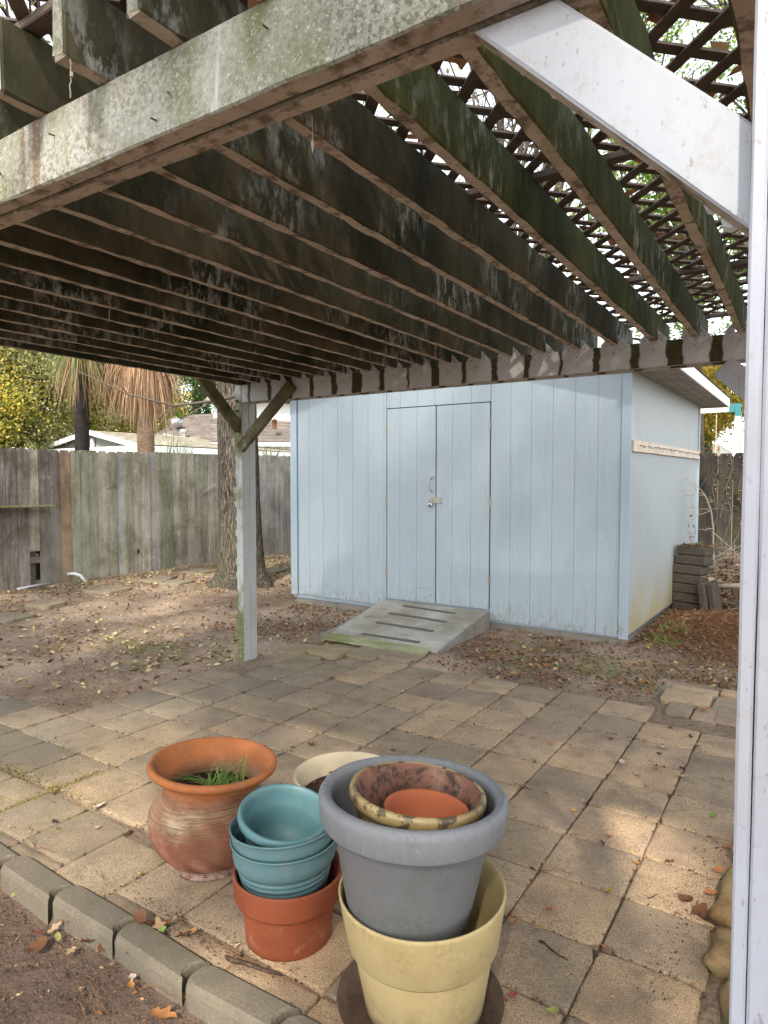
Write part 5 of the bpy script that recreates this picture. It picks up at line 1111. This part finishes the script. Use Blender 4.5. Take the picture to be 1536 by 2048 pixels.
teal(tuple(tb-ta*.175), ta, .151, .178, 'topmost tilted turquoise pot with a thick rolled rim', 0, 'teal_pot', True)
# 4 saucer and beige pot
sc_ = (.575, -2.355, 0)
mb = MB(); mb.lathe([(0, .004), (.195, .004), (.203, .006), (.226, .05), (.2275, .055), (.2245, .0555), (.198, .012), (0, .010)], sc_, (0, 0, 1), 72, wob=.004)
props(mb.build('pot_saucer', M['saucer'], smooth=True), 'dark brown plastic saucer under the yellow beige pot', 'saucer')
bb = (.570, -2.322, .012); prof = [(.145, 0), (.158, .0), (.163, .008), (.190, .165), (.196, .195)]
pot('beige_pot', 'large yellow beige plastic pot with a wide collar, grey pot standing in it', bb, (-.01, -.03, 1), prof, [], 'beige_pot', [(.194, .185), (.202, .188), (.207, .195), (.2285, .325), (.2295, .334), (.227, .338), (.223, .337), (.218, .32), (.196, .19), (.190, .18), (.165, .02), (0, .02)])
# 5 grey pot
gr = Vector((.552, -2.355, .622)); ga = Vector((.01, .055, 1)).normalized(); gb = gr-ga*.385
prof = [(.13, 0), (.148, .0), (.153, .006), (.181, .14), (.203, .25), (.216, .30)]
T = pot('grey_pot', 'large grey plastic pot with a thick pale rim, holding a glazed pot', tuple(gb), ga, prof, [], 'grey_pot', [(.217, .295), (.242, .302), (.2485, .31), (.2555, .360), (.2555, .373), (.249, .383), (.240, .3865), (.229, .383), (.221, .37), (.216, .345), (.204, .255), (.198, .247), (.18, .14), (.150, .02), (0, .02)], 'grey_rim')
# 6 glazed pot with ribs, inside the grey one
yr = Vector((.563, -2.347, .628)); ya = Vector((.05, .075, 1)).normalized(); yb = yr-ya*.235
YT = thing('glazed_pot', 'chipped yellow glazed pot with brown ribs set in the grey pot', 'flower pot', tuple(yb))
mb = MB(); seg = 144; vs = []; prof = [(.10, .0), (.125, .06), (.15, .13), (.165, .185), (.168, .20)]
u = Vector((1, 0, 0)); u = (u-ya*u.dot(ya)).normalized(); w = ya.cross(u)
for r, z in prof:
    for i in range(seg):
        a = 2*math.pi*i/seg; rr = r*(1+.018*math.cos(a*48)); vs.append(yb+ya*z+(u*math.cos(a)+w*math.sin(a))*rr)
mb.add(vs, [(k*seg+i, k*seg+(i+1) % seg, (k+1)*seg+(i+1) % seg, (k+1)*seg+i) for k in range(len(prof)-1) for i in range(seg)]); mb.build('ribbed_body', M['glaze'], YT, True)
mb = MB(); mb.lathe([(.166, .190), (.178, .194), (.185, .206), (.186, .22), (.183, .230), (.177, .2335), (.171, .231)], yb, ya, 80, wob=.004); mb.build('rim', M['glaze'], YT, True)
mb = MB(); mb.lathe([(.172, .2315), (.163, .212), (.152, .17), (.14, .12), (.12, .05), (0, .045)], yb, ya, 80); mb.build('inside', M['glaze_in'], YT, True)
ir = Vector((.603, -2.370, .592)); ia = Vector((.05, .08, 1)).normalized(); ib = ir-ia*.11
pot('small_terracotta_pot', 'small clean terracotta pot nested inside the yellow glazed one', tuple(ib), ia, [(.07, 0), (.075, .004), (.1, .08)], [], 'terra_in', [(.1, .08), (.112, .083), (.1145, .105), (.1125, .110), (.107, .110), (.102, .1), (.097, .075), (.078, .012), (0, .01)])
# 7 cream pot behind
wb = (-.105, -1.763, 0)
T = pot('cream_pot', 'old cream coloured pot of dark soil behind the turquoise pots', wb, (0, 0, 1), [(.14, 0), (.15, .004), (.185, .2), (.195, .255)], [], 'white_pot', [(.195, .25), (.208, .254), (.215, .270), (.2145, .282), (.208, .287), (.202, .284), (.195, .26), (.178, .20), (.17, .14)])
mb = MB(); mb.lathe([(0, .212), (.1, .208), (.188, .205)], wb, (0, 0, 1), 40); mb.build('soil', M['wet_soil'], T)
P = np.stack([-.105+rng.normal(size=160)*.08, -1.763+rng.normal(size=160)*.08, .212+.01*rng.random(160)], 1); o = link('crumbs', leaves_mesh('crumbs', P, .02, M['litter_dark'], flat=.5), T); o['kind'] = 'stuff'
# hair crack in the beige pot wall
# terracotta shards near the urn
p = onZ(545, 1560, .02)

# ================================================================ LEAVES, TWIGS, LITTER
def leaf_mesh(kind, seed):
    r = random.Random(seed); L = 1.0; nL = 9; vs = []; curl = r.uniform(.15, .6); roll = r.uniform(-.3, .5)
    for k in range(nL):
        t = k/(nL-1); x = (t-.5)*L
        w = .30*math.sin(math.pi*min(1, t*1.05+.02))**.75
        if kind == 'oak': w *= 1+.55*math.sin(t*math.pi*5.2)
        if k in (0, nL-1): w = .012
        z = curl*(x*x)*1.4+r.uniform(-.03, .03); e = abs(roll)*w*1.6
        vs += [(x, -w, z+e*(1+r.uniform(-.3, .5))), (x, 0, z), (x, w, z+e*(1+r.uniform(-.4, .4)))]
    fs = []
    for k in range(nL-1):
        a = k*3; fs += [(a, a+1, a+4, a+3), (a+1, a+2, a+5, a+4)]
    vs += [(.5, -.008, curl*.35), (.5, .008, curl*.35), (.68, 0, curl*.3)]; fs.append((nL*3, nL*3+1, nL*3+2))
    mb = MB(); mb.add(vs, fs); return mb
LC = {'brown': (.14, .062, .028), 'orange': (.33, .15, .055), 'tan': (.38, .26, .15), 'pale': (.55, .43, .35), 'dark': (.035, .02, .015), 'green': (.17, .28, .05), 'yellowgreen': (.32, .32, .10), 'red': (.26, .07, .045), 'mustard': (.5, .28, .05)}
LM = {}
for k, c in LC.items():
    n = NT(k+'_leaf', .6, .25); b = n.mix(n.noise(60, 4, .7), tuple(a*.65 for a in c), tuple(min(1, a*1.2) for a in c)); n.bump(n.wave(90, 4, 2, 2), .3, .002); m = n.done(b)
    for s in range(2): LM[k, s] = leaf_mesh('plain', s*5+len(k)).mesh('fallen_leaf', m, True); LM[k, s+2] = leaf_mesh('oak', s*7+len(k)).mesh('fallen_leaf', m, True)
LAB = {'brown': 'small curled brown leaf lying on the paving', 'orange': 'small orange leaf lying on the paving', 'tan': 'small tan leaf lying on the paving', 'dark': 'small shrivelled blackish leaf on the paving'}
LV = [(200, 1612, 'pale', .075, 'pale pink leaf on the mossy joint left of the urn', 0), (195, 1655, 'tan', .045, 'tan leaf on the slab between the pale leaf and the edging', 0), (110, 1643, 'dark', .045, 'black shrivelled leaf on the paving at the far left', 3), (622, 1489, 'brown', .07, 'curled brown leaf just behind the cream pot, left one', 2), (787, 1502, 'brown', .06, 'curled brown leaf right behind the rim of the cream pot', 2), (584, 1494, 'brown', .045, 'dark brown curl beside the gap behind the urn', 1),
 (1102, 1488, 'orange', .05, None, 0), (1221, 1478, 'brown', .06, None, 2), (1260, 1480, 'yellowgreen', .05, 'yellow green leaf on the paving among brown ones', 0), (1288, 1481, 'orange', .045, None, 3), (1327, 1496, 'tan', .05, None, 1), (1319, 1508, 'dark', .05, None, 3), (1341, 1456, 'dark', .045, None, 2), (1381, 1473, 'dark', .05, None, 2),
 (1244, 1524, 'pale', .062, 'pale narrow leaf on the paving near the middle right', 0), (1275, 1549, 'tan', .062, 'broad tan leaf with a notched edge on the paving', 3), (1313, 1536, 'orange', .05, None, 1), (1148, 1621, 'mustard', .045, 'mustard yellow leaf in the sunlit band', 0), (1219, 1674, 'orange', .05, None, 0), (1205, 1686, 'dark', .035, None, 2), (1427, 1632, 'green', .055, 'bright green leaf on the paving by the white post', 1),
 (1273, 1725, 'orange', .04, None, 1), (1218, 1781, 'mustard', .052, 'yellow brown oval leaf on a joint right of the grey pot', 0), (1339, 1724, 'brown', .06, 'upright curled maroon leaf on the right side paving', 3), (1439, 1740, 'orange', .065, 'orange leaf at the edge of the paving by the border stones', 1), (1425, 1789, 'orange', .07, 'broad orange leaf against the long sandstone', 0), (1456, 1694, 'orange', .06, 'orange leaf tucked against the white post', 1),
 (1366, 1552, 'tan', .055, None, 3), (1364, 1537, 'dark', .05, None, 2), (1397, 1491, 'orange', .055, None, 1), (1025, 1842, 'orange', .05, 'orange leaf beside the collar of the beige pot', 1), (1075, 1856, 'mustard', .035, 'tiny mustard leaf on the joint right of the beige pot', 0), (1099, 1819, 'red', .035, 'thin red leaf on the slab right of the beige pot', 0), (1210, 1895, 'orange', .045, 'orange leaf standing in a paving joint', 1), (1398, 1822, 'brown', .095, 'large pointed brown leaf before the long sandstone', 1), (1372, 1800, 'brown', .085, 'long brown leaf blade sticking up beside the large one', 0), (1410, 1838, 'brown', .08, 'curled brown leaf tucked under the large pointed one', 2),
 (1025, 1990, 'red', .045, 'crimson crumpled leaf right of the dark saucer', 3), (1008, 1999, 'red', .03, 'small red scrap touching the dark saucer', 2), (1106, 2022, 'yellowgreen', .05, 'yellow green leaf at the bottom edge right of the saucer', 0), (1226, 1995, 'tan', .022, 'tiny acorn coloured scrap on the lower right slab', 1), (1165, 1600, 'tan', .03, None, 0), (1350, 1580, 'tan', .03, None, 1), (1372, 1524, 'tan', .04, None, 3), (1085, 1395, 'orange', .04, None, 0), (1240, 1385, 'brown', .05, None, 2), (1410, 1420, 'orange', .08, 'reddish leaf lying in the joint of the upper right pavers', 0), (905, 1478, 'tan', .035, None, 1), (920, 1478, 'yellowgreen', .04, 'thin greenish leaf on a joint behind the grey pot', 0), (845, 1358, 'brown', .05, None, 3), (1205, 1500, 'tan', .03, None, 0), (330, 1870, 'dark', .04, None, 1), (985, 1842, 'tan', .03, None, 1), (1140, 1490, 'brown', .03, None, 0)]
ORD = ['first', 'second', 'third', 'fourth', 'fifth', 'sixth', 'seventh', 'eighth', 'ninth', 'tenth', 'eleventh', 'twelfth', 'thirteenth', 'fourteenth', 'fifteenth', 'sixteenth']
cnt_ = {}
WORD = {'brown': 'small curled brown leaf', 'orange': 'small orange leaf', 'tan': 'small tan leaf', 'dark': 'small shrivelled blackish leaf'}
LV.sort(key=lambda a: a[0])
for (px, py, k, sz, lb, v) in LV:
    if not lb:
        cnt_[k] = cnt_.get(k, 0)+1; lb = '%s on the paving, %s from the left of its kind' % (WORD[k], ORD[cnt_[k]-1])
    p = onZ(px, py, .006); o = link('fallen_leaf', LM[k, v], None, tuple(p), (rnd.uniform(-.25, .25), rnd.uniform(-.25, .25), rnd.uniform(0, 6.28))); o.scale = (sz*.78,)*3
    props(o, lb or LAB[k], 'leaf', 'fallen leaves on the paving')
BL = [(285, 1838, 'brown', .09, 'largest rusty leaf of the heap behind the edging, standing on end', 0, .02), (300, 1848, 'brown', .07, None, 2, .01), (318, 1850, 'tan', .07, None, 3, .015), (335, 1848, 'brown', .06, None, 2, .01), (365, 1872, 'brown', .07, 'brown leaf spread flat right of the heap behind the edging', 3, .006), (388, 1862, 'orange', .05, 'orange tipped leaf right of the heap behind the edging', 1, .01), (326, 1858, 'green', .03, 'small green scrap in the leaf heap', 1, .015)]
for (px, py, k, sz, lb, v, z) in BL:
    p = onZ(px, py, z+.01); o = link('fallen_leaf', LM[k, v], None, tuple(p), (rnd.uniform(-.8, .8), rnd.uniform(-.6, .6), rnd.uniform(0, 6.28))); o.scale = (sz*.8,)*3; props(o, lb or {300: 'dark crumpled leaf right beside the upright rusty one', 318: 'tan crumpled leaf in the middle of the heap behind the edging', 335: 'brown crumpled leaf at the right side of the heap behind the edging'}.get(px), 'leaf', 'leaf heap behind the edging')
SB = [(73, 1894, 'brown', .10, 'long wrinkled brown leaf on the soil bed at the lower left', 1), (77, 1867, 'red', .06, 'dark red leaf against the edging on the soil bed', 2), (112, 1855, 'tan', .07, 'curled tan leaf against the edging on the soil bed', 2), (36, 1785, 'yellowgreen', .06, 'yellow green leaf against the first edging block', 3), (182, 1883, 'brown', .08, 'brown curled leaves below the third edging block', 2), (264, 1955, 'pale', .05, 'pale oval leaf on the soil by the pine needles', 0), (328, 2033, 'orange', .10, 'broad salmon orange leaf at the bottom of the soil bed', 3), (262, 1974, 'orange', .045, 'slim orange leaf next to the pale oval one', 0), (365, 1992, 'orange', .05, 'orange leaf at the foot of the fourth edging block', 1), (141, 1903, 'tan', .05, 'small tan leaf in the middle of the soil bed', 2), (195, 2027, 'orange', .04, 'tiny salmon scrap low on the soil bed', 1), (388, 2003, 'mustard', .04, 'mustard leaf under the edging joint', 0), (115, 1875, 'yellowgreen', .045, 'round green yellow leaf on the soil bed', 0), (205, 1895, 'brown', .06, 'second brown curl below the third edging block', 0)]
for (px, py, k, sz, lb, v) in SB:
    p = onZ(px, py, -.04); o = link('fallen_leaf', LM[k, v], None, tuple(p), (rnd.uniform(-.4, .4), rnd.uniform(-.4, .4), rnd.uniform(0, 6.28))); o.scale = (sz*.8,)*3; props(o, lb, 'leaf', 'fallen leaves on the soil bed')
def stick(pa, pb, r, label, mat, z=.008, seed=1, amp=.006, cat='stick'):
    a = onZ(*pa, z); b = onZ(*pb, z); mb = MB(); mb.tube(wiggle(a, b, 7, amp, seed), [r, r*1.1, r, r*.9, r*.9, r*.8, r*.8, r*.5], 6); return props(mb.build('stick' if cat == 'stick' else 'pine_needle', M[mat], smooth=True), label, cat)
M['dark_twig'] = m_plain('dark_wet_twig', (.05, .03, .022), .8, .3, .3, (.15, .10, .07), 30)
stick((1078, 1883), (1137, 1921), .0035, 'thin dark stick lying on the slab right of the beige pot', 'dark_twig', seed=5)
stick((452, 1915), (563, 1950), .0065, 'knobbly dark stick on the paving before the small terracotta pot', 'dark_twig', .014, 6, .008)
stick((1297, 1797), (1315, 1788), .002, 'tiny twig crumb near the lower right joint', 'dark_twig', .005, 7, .002)
PNL = ['rusty pine needle on the soil bed, left one of a pair', 'rusty pine needle on the soil bed, short partner of the longer left one', 'long double pine needle on the soil beside the pale leaf', 'pine needle on the paving just above the second edging block', 'tiny needle scrap on the paving left of the pale leaf', 'short needle on the paving above the third edging block', 'straight reddish needle on the slab right of the grey pot', 'dark curved needle on the paving behind the urn', 'pine needle on the soil bed below the third edging block', 'long dead stem lying across the paving and edging near the bottom', 'curved straw stem beside the first edging block']
for k, (a, b, z) in enumerate([((168, 1937), (215, 2030), -.045), ((160, 1965), (172, 2040), -.045), ((270, 1965), (355, 1995), -.04), ((60, 1685), (112, 1705), .006), ((112, 1655), (120, 1660), .01), ((200, 1745), (210, 1770), .01), ((1080, 1738), (1150, 1745), .008), ((590, 1375), (625, 1395), .01), ((225, 1932), (195, 1985), -.045), ((455, 1900), (650, 2000), .02), ((60, 1650), (64, 1690), .02)]):
    stick(a, b, .0013, PNL[k], 'litter_dark', z, 20+k, .012, 'pine needle')['group'] = 'pine needles on the ground'
# scattered litter
def fbm2(x, y):
    return .5+.5*(np.sin(x*2.1+1.3*np.sin(y*1.7))*np.cos(y*2.4+.7*np.sin(x*3.1))*.6+.4*np.sin(x*6.3+y*4.9+np.sin(y*8))*np.cos(y*7.1-x*2))
def scatter(n, x0, x1, y0, y1, dens, zoff=.008):
    out = []
    while sum(len(o) for o in out) < n:
        x = rng.uniform(x0, x1, n*3); y = rng.uniform(y0, y1, n*3); k = rng.random(n*3) < dens(x, y)*(~in_patio(x, y)); k &= ~((x > SX0) & (x < SX1) & (y > SY0)) & ~((x > -2.45) & (x < -1.15) & (y > .85) & (y < 2.2))
        x, y = x[k], y[k]; out.append(np.stack([x, y, gz(x, y)+zoff*rng.random(len(x))+.003], 1))
    return np.concatenate(out)[:n]
def gauss(x, y, cx, cy, sx, sy): return np.exp(-((x-cx)/sx)**2-((y-cy)/sy)**2)
dl = lambda x, y: np.clip(.12*fbm2(x, y)+.55*gauss(x, y, -3.3, -.3, 1.1, .7)*fbm2(x*1.6, y*1.6)+.4*gauss(x, y, -6.6, 1.5, 1.4, 2.5)*fbm2(x, y)+.5*gauss(x, y, -5.4, 5, 1.4, 2), 0, 1)
props(link('leaf_litter', leaves_mesh('leaf_litter', scatter(3600, -7.4, -2.4, -1.5, 7, dl), .040, M['litter'], flat=.7, curl=.5, szvar=1.2)), 'scattered dry leaves over the bare yard soil', 'leaf litter', None, 'stuff')
dl3 = lambda x, y: np.clip(.08*fbm2(x, y)+.8*gauss(x, y, -3.4, -.25, 1.0, .5)*fbm2(x*2, y*2)+.8*gauss(x, y, -6.0, 5, .9, 1.6)+.3*gauss(x, y, -6.9, 2, .4, 2), 0, 1)
props(link('pale_leaf_litter', leaves_mesh('pale_leaf_litter', scatter(2500, -7.4, -2.4, -1.5, 7, dl3), .05, M['litter_pale'], flat=.7, curl=.45, szvar=1.1)), 'pale straw coloured leaves scattered over the yard', 'leaf litter', None, 'stuff')
dr = lambda x, y: np.clip(.35*fbm2(x*2, y*2)+.9*gauss(x, y, .7, 3.1, .6, .9)+.5*gauss(x, y, .2, 1.2, 1.3, .35)*fbm2(x*2, y), 0, 1)
props(link('rusty_leaf_litter', leaves_mesh('rusty_leaf_litter', scatter(5200, -3.6, 3, .6, 5.2, dr, .02), .034, M['litter_dark'], flat=.6, curl=.5)), 'rusty dead leaves thick beside the shed', 'leaf litter', None, 'stuff')
props(link('tan_leaf_litter', leaves_mesh('tan_leaf_litter', scatter(2400, -3.6, 3, .6, 5.2, dr, .02), .046, M['litter'], flat=.65, curl=.4)), 'tan leaves mixed over the soil before the shed', 'leaf litter', None, 'stuff')
# pine straw mat
Q = scatter(6000, .1, 2.2, 1.8, 4.3, lambda x, y: np.clip(gauss(x, y, .95, 2.9, .6, .7), 0, 1), .04); n = len(Q); th = rng.normal(size=n)*1.0; L = .05+.07*rng.random(n)
d = np.stack([np.cos(th), np.sin(th), rng.normal(size=n)*.25], 1)*L[:, None]; sd = np.stack([-np.sin(th), np.cos(th), 0*th], 1)*.0016
V = np.stack([Q-d-sd, Q-d+sd, Q+d+sd+[0, 0, .004], Q+d-sd+[0, 0, .004]], 1).reshape(-1, 3); props(link('pine_straw', npmesh('pine_straw', V, np.arange(4*n).reshape(n, 4), M['litter_dark'])), 'matted rusty pine straw beside the shed', 'pine straw', None, 'stuff')
# fine debris and crumbs on the soil
def crumbs(P, size, mat):
    n = len(P); s_ = size*(.4+rng.random(n)**2*1.2)[:, None]; o4 = np.array([[1, 0, -.4], [-.5, .87, -.4], [-.5, -.87, -.4], [0, 0, .8]]); V = (P[:, None, :]+o4[None]*s_[:, None, :]*(.7+.6*rng.random((n, 4, 1)))).reshape(-1, 3)
    i = np.arange(n)[:, None]*4; F = np.concatenate([i+np.array([0, 1, 3]), i+np.array([1, 2, 3]), i+np.array([2, 0, 3])], 0); return npmesh('c', V, F, mat)
allsoil = np.concatenate([scatter(7500, -7.4, -2.3, -1.6, 6.5, lambda x, y: .25+.75*fbm2(x*1.3, y*1.3), .004), scatter(4500, -3.4, 1.9, .6, 3.5, lambda x, y: .6+0*x, .006)])
props(link('soil_crumbs', crumbs(allsoil, .0065, M['crumb'])), 'soil crumbs, acorn bits and bark flakes over the yard', 'debris', None, 'stuff')
bed = np.stack([rng.uniform(-1.6, 1.2, 9000), rng.uniform(-3.4, -2.63, 9000), np.zeros(9000)], 1); bed[:, 2] = gz(bed[:, 0], bed[:, 1])
props(link('bed_crumbs', crumbs(bed, .0045, M['crumb'])), 'dark crumbs of soil in the bed before the edging', 'debris', None, 'stuff')
bb_ = bed[:700].copy(); bb_[:, 2] += .004; props(link('bed_litter', leaves_mesh('bed_litter', bb_, .014, M['litter'], flat=.6)), 'tiny leaf scraps over the soil bed', 'leaf litter', None, 'stuff')
# debris in paver joints and crumbs on the paving
J = []
for k in range(5200):
    i = rnd.randint(-14, 4); j = rnd.randint(-2, 8); t = rnd.random()
    if rnd.random() < .5: x = i*PS+rnd.gauss(0, .004); y = -(j+t)*PS
    else: x = (i+t)*PS; y = -j*PS+rnd.gauss(0, .006)
    if in_patio(np.array([x]), np.array([y]))[0]: J.append((x, y, -.004+rnd.random()*.006))
J = np.array(J); props(link('joint_debris', crumbs(J, .0045, M['crumb'])), 'crumbs and grit lodged in the paving joints', 'debris', None, 'stuff')
K = rng.integers(0, len(J), 420); props(link('joint_litter', leaves_mesh('joint_litter', J[K]+[0, 0, .006], .020, M['litter'], flat=.6)), 'tiny dry leaf scraps lodged in the paving joints', 'leaf litter', None, 'stuff')
X = np.stack([rng.uniform(-3, 1.1, 900), rng.uniform(-2.5, .5, 900), np.full(900, .004)], 1); c3 = np.concatenate([X, np.stack([-.25+rng.normal(size=160)*.13, -2.22+rng.normal(size=160)*.10, np.full(160, .004)], 1), np.stack([-.12+rng.normal(size=500)*.16, -2.47+rng.normal(size=500)*.03, np.full(500, .004)], 1), np.stack([1.12+rng.normal(size=500)*.035, rng.uniform(-2.0, -.9, 500), np.full(500, .004)], 1)])
props(link('paving_crumbs', crumbs(c3, .0028, M['crumb'])), 'dark crumbs sprinkled on the paving around the pots', 'debris', None, 'stuff')
# moss in the left joints
mp = []
for k in range(700):
    t = rnd.random()
    if rnd.random() < .5: x = -2.2+t*1.0; y = -7*PS+rnd.gauss(0, .012)*(1+rnd.random()*2)
    else: x = -5*PS+rnd.gauss(0, .012); y = -1.9-t*.5
    if math.hypot((x+1.6)/.55, (y+2.15)/.3) < 1+rnd.gauss(0, .15): mp.append((x, y, .001+.004*rnd.random()))
mp = np.array(mp); props(link('joint_moss', crumbs(mp, .005, M['moss'])), 'yellow green moss along the paving joints left of the urn', 'moss', None, 'stuff')
mb = MB()
for k in range(110):
    x = rnd.uniform(-7.2, -2.6); y = rnd.uniform(-1.2, 5); 
    if in_patio(np.array([x]), np.array([y]))[0] or math.hypot(x+5.25, y-2.8) < .5: continue
    th = rnd.uniform(0, 3.14); L = rnd.uniform(.06, .28); z = float(gz(x, y))+.012; d = Vector((math.cos(th), math.sin(th), 0))*L
    mb.tube(wiggle(Vector((x, y, z))-d/2, Vector((x, y, z))+d/2, 5, .02, k), rnd.uniform(.0015, .0045), 4)
props(mb.build('fallen_twigs', M['twig_pale']), 'thin broken twigs strewn over the bare yard', 'twigs', None, 'stuff')
# weeds
def weeds(n, fn, label, h=.05, w=.005, nb=14, sp=.035):
    cs = fn(n); P = np.repeat(cs, nb, 0)+np.concatenate([rng.normal(size=(n*nb, 2))*sp, np.zeros((n*nb, 1))], 1); props(link('weeds', blades('weeds', P, h*(.4+.9*rng.random(n*nb)), .9, M['weed'], w)), label, 'weeds', None, 'stuff')
weeds(60, lambda n: scatter(n, -1.0, 1.5, .7, 1.9, lambda x, y: gauss(x, y, 0, 1.35, .8, .35), 0), 'low grass and weeds in front of the shed', .035, .004, 22, .05)
weeds(26, lambda n: scatter(n, -5, -2.6, -1.2, .6, lambda x, y: gauss(x, y, -3.3, -.2, .8, .4), 0), 'sparse green weeds among the leaves on the bare yard', .04, .006, 12, .04)
weeds(16, lambda n: scatter(n, .1, .7, 2.2, 3.2, lambda x, y: gauss(x, y, .3, 2.6, .2, .5), 0), 'green weeds at the foot of the shed side wall', .07, .010, 14, .04)
weeds(14, lambda n: scatter(n, -7.3, -5.2, 1.2, 6, lambda x, y: .5+0*x, 0), 'weeds at the foot of the left fence', .06, .007, 12, .05)
for (px, py, h, lb) in ((1036, 1452, .0, ''), ):
    pass
P = onZ(1103, 1598); pp = np.stack([P.x+rng.normal(size=12)*.012, P.y+rng.normal(size=12)*.006, np.zeros(12)], 1); props(link('joint_weed', blades('joint_weed', pp, .05, 1.3, M['litter_pale'], .0025)), 'dry straw tuft in the joint of the sunlit slabs', 'weed')
P = onZ(1265, 1622); pp = np.stack([P.x+rng.normal(size=6)*.004, P.y+rng.normal(size=6)*.004, np.zeros(6)], 1); props(link('joint_weed', blades('joint_weed', pp, .05, .3, M['weed'], .003)), 'thin green sprout in a joint right of the sunlit slabs', 'weed')
P = onZ(704, 1334); pp = np.stack([P.x+rng.normal(size=8)*.01, P.y+rng.normal(size=8)*.01, np.zeros(8)], 1); props(link('joint_weed', blades('joint_weed', pp, .04, .8, M['weed'], .004)), 'yellow green tuft between the pavers near the ramp', 'weed')
